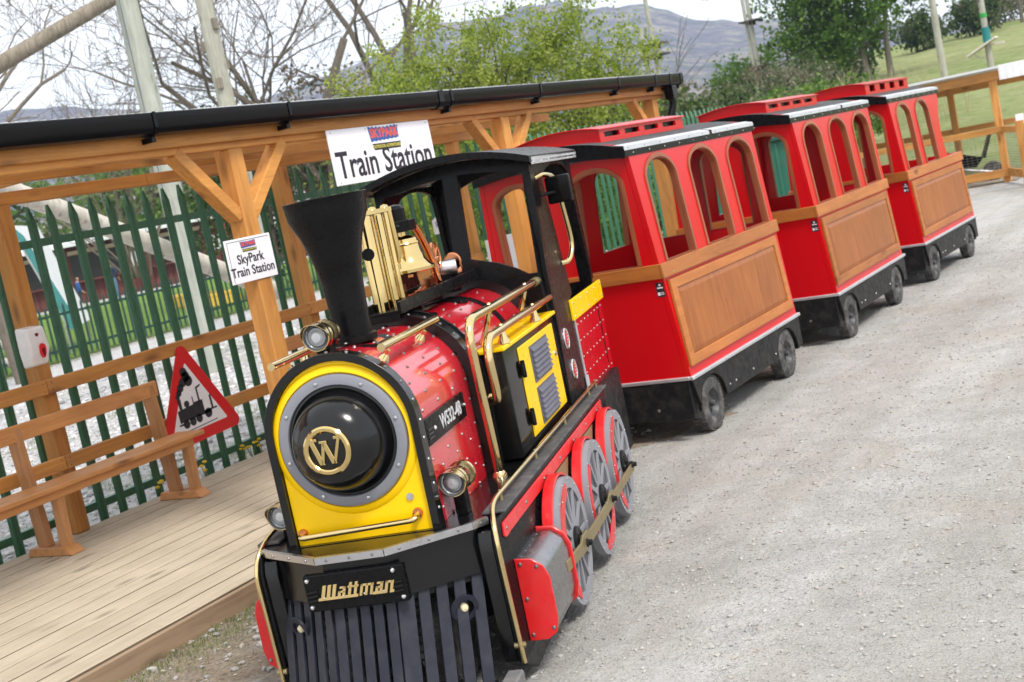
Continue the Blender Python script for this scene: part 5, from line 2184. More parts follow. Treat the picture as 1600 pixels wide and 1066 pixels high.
# top assembly: base frame, whistle pipes, bell, valve wheel, generator
m = MB()
for x in (-.065, .065):
    m.box(x - .007, x + .007, -.10, 1.02, 1.216, 1.262)
m.box(-.058, .058, -.10, 1.02, 1.222, 1.232)
for u in (-.1, .18, .46, .75, 1.005):
    m.box(-.058, .058, u, u + .015, 1.196, 1.222)
lp(m, 'fittings_frame', BLACK_SAT, .002)
for (u, w) in ((.10, .12), (.55, .12)):
    m = MB()
    m.plate([(-.10, u), (.10, u), (.115, u + w * .5), (.10, u + w), (-.10, u + w), (-.115, u + w * .5)], [[(.03, u + .03), (.03, u + w - .03), (.07, u + w - .03), (.07, u + .03)]], lambda a, b: (a, b, 1.190 - a * a * 1.9), (0, 0, -.010))
    lp(m, 'boiler_top_plate', BLACK_SAT)
ZT = 1.232
m = MB()
for (x, u, r) in ((-.022, -.03, .029), (.022, .0, .016), (-.002, .040, .014), (.040, .035, .011)):
    m.lathe([(0, 0), (r, 0), (r, .345), (r * .9, .352), (0, .352)], (x, u, ZT), (0, 0, 1), 20)
wh = lp(m, 'whistle_pipes', BRASS_PALE, smooth=40)
m = MB()
m.lathe([(.023, 0), (.023, .006), (0, .006)], (-.020, -.063, ZT + .215), (.35, -1, 0), 20)
lp(m, 'whistle_mouth', BLACK_SAT, parent=wh)
m = MB()
m.beam((-.045, -.04, ZT + .362), (.046, .065, ZT + .362), .050, .016)
for (x, u) in ((-.030, -.03), (.036, .055), (.0, .02)):
    m.dome((x, u, ZT + .368), (0, 0, 1), .018, 12, .8)
m.tube(bend([(.044, .07, ZT + .355), (.048, .075, ZT + .18), (.024, .08, ZT + .15)], .03), .012, 12)
m.lathe([(.020, 0), (.020, .02), (0, .022)], (.026, .075, ZT + .135), (0, 0, 1), 12)
lp(m, 'whistle_cap', BRASS_PALE, parent=wh, smooth=50)
BU, BZ = .30, 1.335
BK = 1.28
m = MB()
m.lathe([(r * BK, h * 1.12) for r, h in ((0, .006), (.076, .0), (.080, .004), (.080, .014), (.068, .024), (.054, .045), (.047, .075), (.045, .100), (.041, .118), (.028, .126), (.012, .130), (.012, .150), (0, .152))], (0, BU, BZ), (0, 0, 1), 36)
m.lathe([(.0475 * BK, .108), (.0495 * BK, .113), (.0475 * BK, .118)], (0, BU, BZ), (0, 0, 1), 36)
bell = lp(m, 'bell', BRASS_PALE, smooth=40)
m = MB()
m.tube(bend([(.01, BU + .02, BZ + .185), (.02, BU + .12, BZ + .180), (.03, BU + .22, BZ + .03), (.03, BU + .25, ZT)], .06, 6), .016, 10)
lp(m, 'bell_yoke', COPPER, parent=bell, smooth=50)
m = MB()
m.box(-.05, .05, BU - .03, BU + .05, BZ + .160, BZ + .205)
m.dome((0, BU - .03, BZ + .182), (0, -1, 0), .012, 10, .8)
m.lathe([(0, 0), (.04, 0), (.04, .05), (.03, .065), (0, .07)], (-.03, BU + .06, BZ + .20), (0, 0, 1), 16)
lp(m, 'bell_bracket', PLASTIC_BLACK, .004, parent=bell)
m = MB()
m.tube([(0, BU, BZ + .06), (0, BU, BZ - .012)], .006, 8)
m.lathe([(0, -.014), (.011, -.006), (.011, .004), (0, .010)], (0, BU, BZ - .012), (0, 0, 1), 12)
for i in range(14):
    m.tube([(random.uniform(-.05, .05), random.uniform(.12, .9), ZT), (random.uniform(-.05, .05), random.uniform(.12, .9), ZT + random.uniform(.01, .05))], .004, 6)
m.box(-.04, .0, .16, .22, ZT, ZT + .07)
m.box(.0, .04, .40, .47, ZT, ZT + .06)
lp(m, 'valve_pipework', COPPER, smooth=40)
VU = .60
m = MB()
VX = Vector((.05, 1.0, 0))
VO = Vector((.02, VU, 1.362))
rim = [VO + VX * (.052 * math.cos(2 * PI * i / 28)) + Vector((0, 0, .058 * math.sin(2 * PI * i / 28))) for i in range(28)]
m.tube(rim, .008, 8, closed=True)
for i in range(4):
    t = PI * i / 4
    dv = VX * (.050 * math.cos(t)) + Vector((0, 0, .056 * math.sin(t)))
    m.tube([VO - dv, VO + dv], .005, 6)
m.tube([VO, VO + Vector((-.05, .03, -.01))], .010, 8)
m.tube([VO + Vector((-.03, .02, 0)), (0, VU + .03, ZT)], .013, 8)
lp(m, 'valve_wheel', COPPER, smooth=50)
m = MB()
m.cyl((-.035, .72, 1.30), (.06, .745, 1.30), .036, None, 20)
gen = lp(m, 'turbo_generator', STEEL)
m = MB()
m.box(-.04, .04, .70, .80, ZT, 1.268)
m.cyl((0, .79, 1.30), (0, .86, 1.30), .030, .024, 14)
lp(m, 'generator_base', BLACK_SAT, parent=gen)
m = MB()
m.lathe([(.012, 0), (.020, .02), (.034, .05), (.040, .055), (.034, .062), (0, .062)], (0, .955, 1.315), (0, -1, 0), 18)
m.lathe([(.028, 0), (.030, .03), (.024, .05), (0, .05)], (0, .935, 1.25), (0, 0, 1), 16)
lp(m, 'injector', COPPER, smooth=40)

# cab
UC, UR = 1.03, 2.16
CW = .366


def roofz(v):
    return 1.748 - .075 * (abs(v) / .40) ** 2.0


def lean(z):
    return .10 * max(0, (z - 1.18)) / .55


for (u0, nm) in ((UC, 'cab_front'), (2.06, 'cab_rear')):
    ln = lean if nm == 'cab_front' else (lambda z: -.03 * max(0, z - 1.18) / .55)
    zb = DK + .013
    outer = [(-CW, zb), (CW, zb)] + [(CW - 2 * CW * i / 18, roofz(CW - 2 * CW * i / 18) - .012) for i in range(19)]

    def wn_(s):
        p = [(s * .036, 1.300), (s * .08, 1.286), (s * .16, 1.262), (s * .235, 1.225), (s * .285, 1.192), (s * .330, 1.190), (s * .330, 1.640)] + [(s * q, roofz(q) - .072) for q in (.25, .18, .10, .036)]
        return p if s > 0 else p[::-1]
    if nm == 'cab_rear':
        holes = [arch(-.30, .30, 1.03, 1.52, 1.66)]
    else:
        holes = [wn_(1), wn_(-1)]
    m = MB()
    m.plate(outer, holes, lambda a, b: (a, u0 + ln(b), b), (0, .026, 0))
    lp(m, nm, BLACK_SAT, .003, smooth=20)
m = MB()
arcp = [(.295 * math.cos(PI * i / 20), .925 + .295 * math.sin(PI * i / 20)) for i in range(21)]
m.plate(arcp + [(-.251, .925)] + [(.251 * math.cos(PI * i / 20), .925 + .251 * math.sin(PI * i / 20)) for i in range(20, -1, -1)][1:], [], lambda a, b: (a, UC - .03, b), (0, .030, 0))
lp(m, 'cab_flange', BLACK, smooth=30)
for s in (-1, 1):
    # side sheet with the door opening
    o1 = [(UC + .028, DK + .013), (1.425, DK + .013), (1.425, 1.012), (1.50, 1.03), (1.455, 1.18), (1.37, 1.50), (1.36, 1.58)]
    ar = [(1.36 + .31 - .31 * math.cos(PI * i / 10), 1.58 + .065 * math.sin(PI * i / 10)) for i in range(1, 10)]
    o1 += ar + [(1.98, 1.58), (2.055, 1.03), (2.115, 1.03), (2.06, 1.58), (2.05, 1.66), (UC + .028 + .09, 1.66), (UC + .028 + lean(1.2), 1.2)]
    m = MB()
    m.plate(o1, [], lambda a, b: (s * CW, a, b), (-s * .022, 0, 0))
    lp(m, 'cab_side', BLACK_SAT, .002, smooth=20)
    m = MB()
    m.plate([(1.428, .25), (2.19, .25), (2.19, .915), (1.428, .915)], [], lambda a, b: (s * (CW - .001), a, b), (-s * .02, 0, 0))
    lp(m, 'cab_side_panel', RED, smooth=0)
    m = MB()
    m.plate([(1.375, .912), (2.205, .912), (2.205, 1.010), (1.375, 1.010)], [], lambda a, b: (s * (CW + .014), a, b), (-s * .0145, 0, 0))
    lp(m, 'yellow_band', YELLOW, .003)
    m = MB()
    m.plate([(1.95, .252), (2.215, .252), (2.215, .345), (1.95, .345)], [], lambda a, b: (s * (CW + .012), a, b), (-s * .0125, 0, 0))
    lp(m, 'yellow_band', YELLOW, .003)
    m = MB()
    m.plate([(1.418, .50), (1.442, .50), (1.442, .911), (1.418, .911)], [], lambda a, b: (s * (CW + .004), a, b), (-s * .0045, 0, 0))
    m.plate([(1.395, DK + .013), (1.47, DK + .013), (1.47, .64), (1.395, .64)], [], lambda a, b: (s * (CW + .006), a, b), (-s * .0015, 0, 0))
    lp(m, 'steel_strip', ALU)
    m = MB()
    for r in range(8):
        z = .88 - r * .078
        for i in range(8):
            m.dome((s * (CW - .001), 1.49 + i * .094, z), (s, 0, 0), .0056, 6, .6)
    for u in np.linspace(1.41, 2.17, 5):
        for z in (.93, .992):
            m.dome((s * (CW + .014), u, z), (s, 0, 0), .006, 6, .7)
    for u in (1.98, 2.19):
        m.dome((s * (CW + .012), u, .32), (s, 0, 0), .006, 6, .7)
    lp(m, 'panel_rivets', RIVET, kind='stuff')
    # round vents
    for (u, z) in ((1.165, .866), (1.205, .716)):
        m = MB()
        m.lathe([(0, .004), (.040, .004), (.046, .007), (.049, .003), (.049, 0)], (s * CW, u, z), (s, 0, 0), 28)
        vt = lp(m, 'round_vent', CHROME)
        m = MB()
        for i in range(-2, 3):
            h = math.sqrt(.036 ** 2 - (i * .014) ** 2)
            m.box(s * (CW + .0045), s * (CW + .0062), u - h, u + h, z + i * .014 - .003, z + i * .014 + .003)
        lp(m, 'vent_slots', RED_TRIM, parent=vt)
    # pillar handle
    m = MB()
    m.tube(bend([(s * (CW - .005), 1.20, 1.595), (s * (CW + .03), 1.235, 1.605), (s * (CW + .045), 1.41, 1.585), (s * (CW + .045), 1.52, 1.26), (s * (CW + .03), 1.46, 1.185), (s * (CW - .005), 1.40, 1.185)], .07, 7), .0115, 12)
    lp(m, 'pillar_handle', BRASS, smooth=50)
    # roof edge strips
    m = MB()
    m.box(s * .397, s * .402, 1.035, 2.10, 1.655, 1.690)
    lp(m, 'roof_edge_strip', ALU, .002)
    m = MB()
    m.add([(s * .403, 1.035, 1.682), (s * .403, 2.10, 1.682), (s * .340, 2.10, 1.700), (s * .340, 1.035, 1.700), (s * .403, 1.035, 1.672), (s * .403, 2.10, 1.672)], [(0, 1, 2, 3), (0, 4, 5, 1)])
    lp(m, 'roof_edge_strip', ALU, smooth=0)
    m = MB()
    for u in np.linspace(1.08, 2.05, 7):
        m.dome((s * .402, u, 1.665), (s, 0, 0), .005, 6, .7)
        m.dome((s * .37, u, 1.692), (0, 0, 1), .005, 6, .7)
    lp(m, 'roof_rivets', RIVET, kind='stuff')
    # mirror
    m = MB()
    M = Matrix.Translation((s * .442, 1.30, 1.525)) @ Matrix.Rotation(R(-8 * s), 4, 'Z')
    m.box(-.058, .058, -.014, .016, -.062, .062, M)
    mir = lp(m, 'mirror', PLASTIC_BLACK, .012, seg=3)
    m = MB()
    m.box(-.040, .040, .0165, .018, -.048, .048, M)
    lp(m, 'mirror_glass', CHROME, parent=mir)
    m = MB()
    m.tube([(s * .365, 1.25, 1.515), (s * .41, 1.28, 1.515), (s * .43, 1.30, 1.515)], .008, 8)
    lp(m, 'mirror_arm', PLASTIC_BLACK, parent=mir)
m = MB()
ra = [(.402 * q, roofz(.402 * q) + .022) for q in np.linspace(-1, 1, 21)]
m.plate(ra + [(a, b - .030) for a, b in ra[::-1]], [], lambda a, b: (a, UC + .015 - .05, b), (0, 1.10, 0))
lp(m, 'cab_roof', BLACK_SAT, .003, smooth=30)
# cab interior
m = MB()
m.box(-.342, .342, UC + .03, 2.05, .52, .585)
m.box(-.30, .30, UC + .06, UC + .12, .60, 1.10)
lp(m, 'cab_floor', BLACK_DUSTY)
m = MB()
m.box(-.22, .22, 1.66, 2.0, .60, .82)
m.box(-.20, .20, 1.95, 2.03, .82, 1.12)
lp(m, 'driver_seat', PLASTIC_BLACK, .02, seg=2)
m = MB()
Mx = Matrix.Translation((-.02, 1.30, 1.10)) @ Matrix.Rotation(R(-35), 4, 'X')
m.tube([Mx @ Vector((.14 * math.cos(2 * PI * i / 28), .14 * math.sin(2 * PI * i / 28), 0)) for i in range(28)], .011, 8, closed=True)
for i in range(3):
    m.tube([Mx @ Vector((0, 0, 0)), Mx @ Vector((.14 * math.cos(2 * PI * i / 3), .14 * math.sin(2 * PI * i / 3), 0))], .009, 6)
m.tube([Mx @ Vector((0, 0, 0)), (-.02, UC + .1, .95)], .018, 8)
lp(m, 'steering_wheel', PLASTIC_BLACK, smooth=50)
m = MB()
m.box(-.36, .36, 2.09, 2.19, .25, .93)
lp(m, 'cab_back_sheet', RED, .003)


# ------------------------------------------------------------------ beyond the fence on the left
# poles of the rope course
def pole(name, label, p0, p1, r0, r1, mat, group=None, cat='pole'):
    root = thing(name, label, cat, p0, 0, group)
    v = Vector(p1) - Vector(p0)
    m = MB()
    path = [Vector((0, 0, 0)).lerp(v, i / 8) for i in range(9)]
    m.tube(path, [r0 + (r1 - r0) * i / 8 for i in range(9)], 14)
    m.build('shaft', mat, root, smooth=50)
    return root


p = pole('rope_course_pole', 'thick greenish upright pole joined by a sloping log', (-11.66, 12.36, 0), (-11.66, 12.36, 7.2), .155, .125, POLE_GREEN, 'rope course poles')
m = MB()
m.tube([(.03, -.17, 0.4), (.03, -.165, 2.2), (.05, -.15, 7.1)], .005, 6)
m.build('rope', paint('blue_grey_rope', (.08, .10, .16), .8), p)
m = MB()
for z in (2.6, 3.3):
    m.box(-.22, -.10, -.05, .05, z, z + .07)
m.build('step_block', LOG_BROWN, p)
pole('sloping_log', 'weathered round log running down to the left from the upright pole', (-13.55, 10.35, 3.74), (-11.78, 12.26, 4.76), .105, .09, LOG_BROWN, None, 'log')
p = pole('climbing_pole', 'upright climbing pole studded with small wooden blocks', (-15.5, 18.3, 0), (-15.5, 18.3, 8.5), .17, .14, POLE_WOOD, 'rope course poles')
blk = MB().box(.13, .21, -.05, .05, 0, .20).build('climbing_block', LOG_BROWN, p, .01)
blk.location.z = .8
for i in range(1, 22):
    c = child_copy(blk, p, (0, 0, .8 + i * .34))
    c.rotation_euler = (0, 0, i * 2.4)
pole('leaning_log', 'bleached pale log leaning across behind the green fence', (-12.75, 15.2, .72), (-11.60, 8.9, 3.05), .13, .11, LOG_WOOD, None, 'log')
for (y, z, lab) in ((16.6, .55, 'upper short pale log lying beyond the low fence'), (16.2, .22, 'lower short pale log lying beyond the low fence')):
    pole('short_log', lab, (-21.5, 15.4, z), (-19.4, 15.8, z + .05), .10, .09, LOG_WOOD, 'short logs', 'log')

# low fence
lf = thing('low_green_fence', 'low dark green paling fence round the lawn', 'fence', (-19.55, 12, 0))
m = MB()
for i in range(230):
    y = i * .145
    m.box(-.010, .006, y - .022, y + .022, .05, 1.02)
    m.add([(-.010, y - .022, 1.02), (.006, y - .022, 1.02), (.006, y + .022, 1.02), (-.010, y + .022, 1.02), (-.002, y, 1.09)], [(0, 1, 4), (1, 2, 4), (2, 3, 4), (3, 0, 4)])
m.build('pales', FENCE_DARK, lf, kind='stuff')
for z in (.20, .86):
    m = MB()
    m.box(-.04, -.011, -.1, 33.4, z, z + .05)
    m.build('rail', FENCE_DARK, lf)

# yellow edged steps
for k, (x, y) in enumerate(((-27.2, 28.6), (-26.3, 27.6), (-24.6, 26.4), (-23.2, 25.4))):
    m = MB()
    m.box(-.55, .55, -.18, .18, 0, .22)
    m.box(-.5, .5, -.12, .12, .22, .34)
    o = m.build('yellow_kerb_block', paint('yellow_kerb_paint', (.62, .42, .05), .7) if k == 0 else bpy.data.materials['yellow_kerb_paint'], None, .02)
    o.location = (x, y, .02)
    o.rotation_euler = (0, 0, R(42))
    tag(o, ['yellow painted block on the lawn nearest the snack building', 'second yellow painted block from the snack building', 'third yellow painted block from the snack building', 'yellow painted block on the lawn nearest the low fence'][k], 'kerb block', 'yellow blocks on the lawn')

# dark red timber building with serving hatches
bl = thing('red_boarded_building', 'long dark red boarded snack building with white roof edge and serving hatches', 'building', (-47.5, 45.2, 0), R(49))
LB = 34
m = MB()
m.box(-LB / 2, LB / 2, 0, 7, 0, 2.85)
m.build('wall', SHED_RED, bl)
m = MB()
for i in range(int(LB / .3)):
    x = -LB / 2 + .15 + i * .3
    m.box(x - .115, x + .115, -.035, -.002, .05, 2.82)
m.build('boards', SHED_RED, bl, kind='stuff')
m = MB()
m.add([(-LB / 2 - .4, -.9, 2.95), (LB / 2 + .4, -.9, 2.95), (LB / 2 + .4, 7.5, 3.5), (-LB / 2 - .4, 7.5, 3.5), (-LB / 2 - .4, -.9, 2.78), (LB / 2 + .4, -.9, 2.78), (LB / 2 + .4, 7.5, 3.3), (-LB / 2 - .4, 7.5, 3.3)],
      [(0, 1, 2, 3), (4, 7, 6, 5), (0, 4, 5, 1), (1, 5, 6, 2), (2, 6, 7, 3), (3, 7, 4, 0)])
m.build('roof', WHITE_SHEET, bl)
for k, x in enumerate((-12.5, -8.5, -4.2, -.6, 3.2, 8)):
    m = MB()
    m.box(x - 1.15, x + 1.15, -.10, -.04, 1.15, 2.35)
    w = m.build('window', paint('dark_opening', (.015, .013, .013), .4) if k == 0 else bpy.data.materials['dark_opening'], bl)
    m = MB()
    m.box(x - 1.3, x + 1.3, -.45, -.04, 1.06, 1.14)
    m.build('counter', SHED_RED, w)
    m = MB()
    m.add([(x - 1.2, -.12, 2.38), (x + 1.2, -.12, 2.38), (x + 1.2, -1.0, 2.55), (x - 1.2, -1.0, 2.55)], [(0, 1, 2, 3)])
    m.build('flap', paint('hatch_flap_cream', (.55, .48, .36), .6) if k == 0 else bpy.data.materials['hatch_flap_cream'], w)
    m = MB()
    m.box(x + 1.5, x + 2.1, -.09, -.04, 1.3, 2.0)
    m.build('notice', WHITE_PRINT, bl)
for x in (-15.5, -10.5, -6.3, 1.4, 5.5):
    m = MB()
    m.box(x - .09, x + .09, -.85, -.67, 0, 2.8)
    m.build('porch_post', paint('red_brown_post', (.26, .06, .04), .6) if x == -15.5 else bpy.data.materials['red_brown_post'], bl)
m = MB()
m.box(-LB / 2, LB / 2, -3.2, -.1, .0, .06)
m.build('terrace', paint('pale_concrete', (.42, .41, .40), .9), bl)
wb_ = thing('white_box', 'white wall box mounted high on the red boarded gable', 'cabinet', (-41.0, 49.9, 2.0), R(49))
m = MB()
m.box(-.25, .25, -.3, 0, -.35, .35)
m.build('case', WHITE_PLASTIC, wb_, .03)

# white and teal canopy
ca_ = thing('canopy', 'white canvas canopy with a teal edge beyond the fence', 'canopy', (-23.0, 18.6, 0), R(40))
m = MB()
m.add([(-2.6, -1.6, 2.5), (.9, -1.6, 2.75), (.9, 1.6, 2.75), (-2.6, 1.6, 2.5), (1.55, -1.6, .5), (1.55, 1.6, .5), (-2.6, -1.6, 2.44), (.87, -1.6, 2.69), (.87, 1.6, 2.69), (-2.6, 1.6, 2.44), (1.5, -1.6, .5), (1.5, 1.6, .5)],
      [(0, 1, 2, 3), (1, 4, 5, 2), (6, 9, 8, 7), (7, 8, 11, 10), (0, 6, 7, 1), (1, 7, 10, 4), (3, 2, 8, 9), (2, 5, 11, 8), (0, 3, 9, 6), (4, 10, 11, 5)])
m.build('sheet', paint('white_canvas', (.70, .72, .74), .8, 0, 0, .06, .1, 5), ca_, smooth=0)
m = MB()
m.add([(.9, -1.62, 2.76), (1.10, -1.62, 2.50), (1.75, -1.62, .5), (1.55, -1.62, .5), (.9, -1.66, 2.76), (1.10, -1.66, 2.50), (1.75, -1.66, .5), (1.55, -1.66, .5)], [(0, 1, 2, 3), (4, 7, 6, 5), (0, 4, 5, 1), (1, 5, 6, 2), (2, 6, 7, 3)])
m.build('teal_edge', paint('teal_canvas', (.05, .22, .22), .8), ca_, smooth=0)
m = MB()
for x in (-2.5, 1.45):
    for y in (-1.5, 1.5):
        m.tube([(x, y, 0), (x, y, 2.4 if x < 0 else .6)], .03, 8)
m.build('poles', STEEL, ca_)


# people
def person(label, loc, rz, h, shirt, trousers, hair, pose='stand'):
    root = thing('person', label, 'person', loc, rz)
    k = h / 1.75
    J = {'pelvis': (0, 0, .95), 'waist': (0, 0, 1.10), 'chest': (0, .01, 1.32), 'neck': (0, .0, 1.50), 'headb': (0, -.02, 1.58), 'head': (0, -.03, 1.68), 'crown': (0, -.02, 1.74)}
    rad = {'pelvis': .135, 'waist': .125, 'chest': .145, 'neck': .055, 'headb': .075, 'head': .095, 'crown': .055}
    E = [('pelvis', 'waist'), ('waist', 'chest'), ('chest', 'neck'), ('neck', 'headb'), ('headb', 'head'), ('head', 'crown')]
    for s, n_ in ((1, 'r'), (-1, 'l')):
        if pose == 'hang':
            arm = [(s * .19, 0, 1.44), (s * .24, -.05, 1.66 if s > 0 else 1.30), (s * .20, -.12, 1.90 if s > 0 else 1.20), (s * .19, -.14, 1.98 if s > 0 else 1.16)]
            leg = [(s * .10, -.02, .90), (s * .13, -.22, .55), (s * .13, -.05, .18), (s * .13, -.18, .10)]
        else:
            arm = [(s * .19, 0, 1.43), (s * .25, .02, 1.15), (s * .22, -.14, .95), (s * .21, -.20, .90)]
            leg = [(s * .10, 0, .90), (s * .11, -.03 * s, .50), (s * .12, .02, .09), (s * .13, -.12, .035)]
        names = ['sh', 'el', 'wrr', 'ha']
        for a, q, r in zip(names, arm, (.065, .047, .034, .028)):
            J[a + n_], rad[a + n_] = q, r
        E += [('chest', 'sh' + n_), ('sh' + n_, 'el' + n_), ('el' + n_, 'wrr' + n_), ('wrr' + n_, 'ha' + n_)]
        hd = Vector(arm[3]) - Vector(arm[2])
        hd.normalize()
        side = Vector((1, 0, 0))
        for f in range(4):
            b = Vector(arm[3]) + hd * .035 + side * (-.024 + .016 * f)
            e = b + hd * (.055 if f in (1, 2) else .042) + Vector((0, -.012, -.008))
            J[f'f{f}{n_}'], rad[f'f{f}{n_}'] = tuple(b), .0095
            J[f'g{f}{n_}'], rad[f'g{f}{n_}'] = tuple(e), .008
            E += [('ha' + n_, f'f{f}{n_}'), (f'f{f}{n_}', f'g{f}{n_}')]
        t = Vector(arm[3]) + side * (-s * .045) + hd * .02
        J['th' + n_], rad['th' + n_] = tuple(t), .010
        E.append(('ha' + n_, 'th' + n_))
        for a, q, r in zip(('hip', 'kn', 'an', 'to'), leg, (.095, .065, .045, .04)):
            J[a + n_], rad[a + n_] = q, r
        E += [('pelvis', 'hip' + n_), ('hip' + n_, 'kn' + n_), ('kn' + n_, 'an' + n_), ('an' + n_, 'to' + n_)]
    keys = list(J)
    me = bpy.data.meshes.new('body')
    me.from_pydata([tuple(c * k for c in J[q]) for q in keys], [(keys.index(a), keys.index(b)) for a, b in E], [])
    o = bpy.data.objects.new('body', me)
    COL.objects.link(o)
    sk = o.modifiers.new('skin', 'SKIN')
    for i, q in enumerate(keys):
        me.skin_vertices[0].data[i].radius = (rad[q] * k, rad[q] * k)
    me.skin_vertices[0].data[keys.index('pelvis')].use_root = True
    o.modifiers.new('sub', 'SUBSURF').levels = 1
    bpy.context.view_layer.update()
    m2 = bpy.data.meshes.new_from_object(o.evaluated_get(bpy.context.evaluated_depsgraph_get()))
    m2.materials.clear()
    for mm in (SKIN, shirt, trousers, BLACK_SAT, hair):
        m2.materials.append(mm)
    for p_ in m2.polygons:
        c = p_.center / k
        z, x = c.z, abs(c.x)
        if z > 1.53 and x < .13:
            p_.material_index = 4 if (z > 1.70 or (c.y > .0 and z > 1.56)) else 0
        elif z < .07 if pose == 'stand' else z < .12:
            p_.material_index = 3
        elif x > .19 and (z < 1.02 or z > 1.85):
            p_.material_index = 0
        elif z < .98:
            p_.material_index = 2
        elif z < 1.50 or x > .13:
            p_.material_index = 1
        p_.use_smooth = True
    m2.name = 'body'
    o2 = bpy.data.objects.new('body', m2)
    COL.objects.link(o2)
    o2.parent = root
    bpy.data.objects.remove(o)
    # nose and ears so the head reads as a head
    m = MB()
    m.lathe([(0, .03), (.012, .012), (.016, 0)], (0, -.10 * k, 1.655 * k), (0, -1, -.4), 8)
    for s in (-1, 1):
        m.lathe([(0, .012), (.02, .006), (.022, 0)], (s * .085 * k, -.02 * k, 1.66 * k), (s, 0, 0), 8)
    m.build('nose_and_ears', SKIN, root)
    m = MB()
    for s in (-1, 1):
        m.dome((s * .032 * k, -.112 * k, 1.68 * k), (0, -1, 0), .010 * k, 8, .5)
    m.box(-.025 * k, .025 * k, -.112 * k, -.104 * k, 1.608 * k, 1.614 * k)
    m.build('eyes_and_mouth', INK, root)
    return root


NAVY = paint('navy_cloth', (.020, .030, .075), .9)
JEANS = paint('blue_jeans', (.09, .16, .27), .9)
BLUEC = paint('blue_cloth', (.02, .09, .32), .9)
DARKC = paint('dark_cloth', (.03, .03, .04), .9)
REDC = paint('red_cloth', (.34, .02, .04), .9)
HAIR_G = paint('grey_hair', (.35, .32, .29), .8)
HAIR_B = paint('brown_hair', (.14, .08, .04), .8)
person('man in a navy top and jeans standing by the snack building', (-42.0, 39.9, .03), R(200), 1.74, NAVY, JEANS, HAIR_G)
person('child in a blue top near the canopy', (-40.9, 37.0, .03), R(150), 1.36, BLUEC, DARKC, HAIR_B)
climber = person('climber in a red top hanging from a rope beside the tall pole', (-41.6, 42.6, 6.15), R(200), 1.30, REDC, JEANS, HAIR_B, 'hang')
ln_ = thing('zip_wire', 'thin rope stretched between the poles above the red topped climber', 'rope', (-41.6, 42.6, 8.2))
m = MB()
m.tube([(-22, -14, .4), (-8, -5, -.3), (0, 0, -.55), (14, 9.5, .1), (26, 17, 1.2)], .018, 5)
m.build('rope', LOG_BROWN, ln_)
m = MB()
m.tube([(.25, 0, -.53), (.25, -.15, -.30 - .4)], .012, 5)
m.build('sling', LOG_BROWN, ln_)
m = MB()
for t in np.linspace(0, 1, 13):
    if .30 < t < .40:
        continue
    m.box(-.6 + -16 + 14 * t, -.6 - 15 + 14 * t, -10.2 + 9 * t, -10.05 + 9 * t, -.32 - .3 * t, -.26 - .3 * t)
m.build('rope_bridge_slats', LOG_BROWN, ln_, kind='stuff')

# ------------------------------------------------------------------ vegetation
L_LIME = leafmat('lime_leaves', [(.095, .16, .018), (.20, .275, .032), (.33, .40, .065), (.46, .50, .13)], .5)
L_MID = leafmat('mid_green_leaves', [(.035, .085, .012), (.075, .155, .020), (.13, .23, .035), (.19, .29, .06)], .4)
L_DARK = leafmat('dark_ivy_leaves', [(.020, .040, .012), (.040, .075, .020), (.075, .115, .030), (.13, .15, .06)], .25)
L_GREY = leafmat('grey_scrub_leaves', [(.075, .085, .045), (.135, .140, .075), (.20, .20, .12), (.30, .28, .20)], .3)
L_BROWN = leafmat('brown_twig_leaves', [(.07, .055, .035), (.13, .10, .065), (.19, .15, .10), (.20, .19, .09)], .25)

# bright green tree behind the shelter roof
leafy_tree('hawthorn_tree', 'bright lime green hawthorn tree rising behind the shelter roof', 'tree', (-9.9, 17.4, 0),
           [(0, 0, 2.7, 1.6, 1.5, 1.35), (1.3, .75, 2.55, 1.1, 1.1, 1.2), (-1.5, -.85, 2.35, 1.0, 1.0, 1.15), (.55, .5, 3.5, 1.05, 1.0, .85), (-.6, -.2, 3.45, 1.0, .9, .8), (-1.5, -.7, 3.1, .7, .7, .6), (1.3, .8, 3.6, .7, .7, .6), (1.0, .9, 1.5, 1.3, 1.2, 1.0), (-.8, -.6, 1.3, 1.4, 1.3, 1.0), (1.9, 1.0, 3.0, .5, .5, .5)],
           [((0, 0, 0), (.2, .1, 2.6), .11, .05), ((.1, 0, .4), (1.2, .7, 2.4), .07, .03), ((-.1, 0, .4), (-1.2, -.6, 2.2), .07, .03)], L_LIME, BARK_DARK, 1000, 72, .21, .030, 80, None, .28, 1.22)
# green bushes right behind the fence
FB = [(-8.9, 13.0, .8, .9, 1.7, L_LIME), (-9.3, 14.8, 1.2, 1.2, 2.1, L_MID), (-8.3, 16.4, 1.1, 1.2, 1.9, L_MID), (-8.8, 19.0, 1.3, 1.3, 2.0, L_MID), (-11.4, 21.2, 1.6, 1.6, 2.4, L_DARK), (-7.6, 20.8, 1.2, 1.2, 1.9, L_MID)]
FL = ['round lime green bush close behind the palisade fence', 'mid green bush under the hawthorn tree', 'leafy green bush behind the middle wagon', 'green bush beyond the end of the shelter', 'dark bush left of the hawthorn tree', 'green bush behind the gap between the wagons']
for (x, y, a, b, c, ml), lab in zip(FB, FL):
    bush('bush', lab, (x, y, 0), a, b, c, ml, 110, 46, .22, .045)
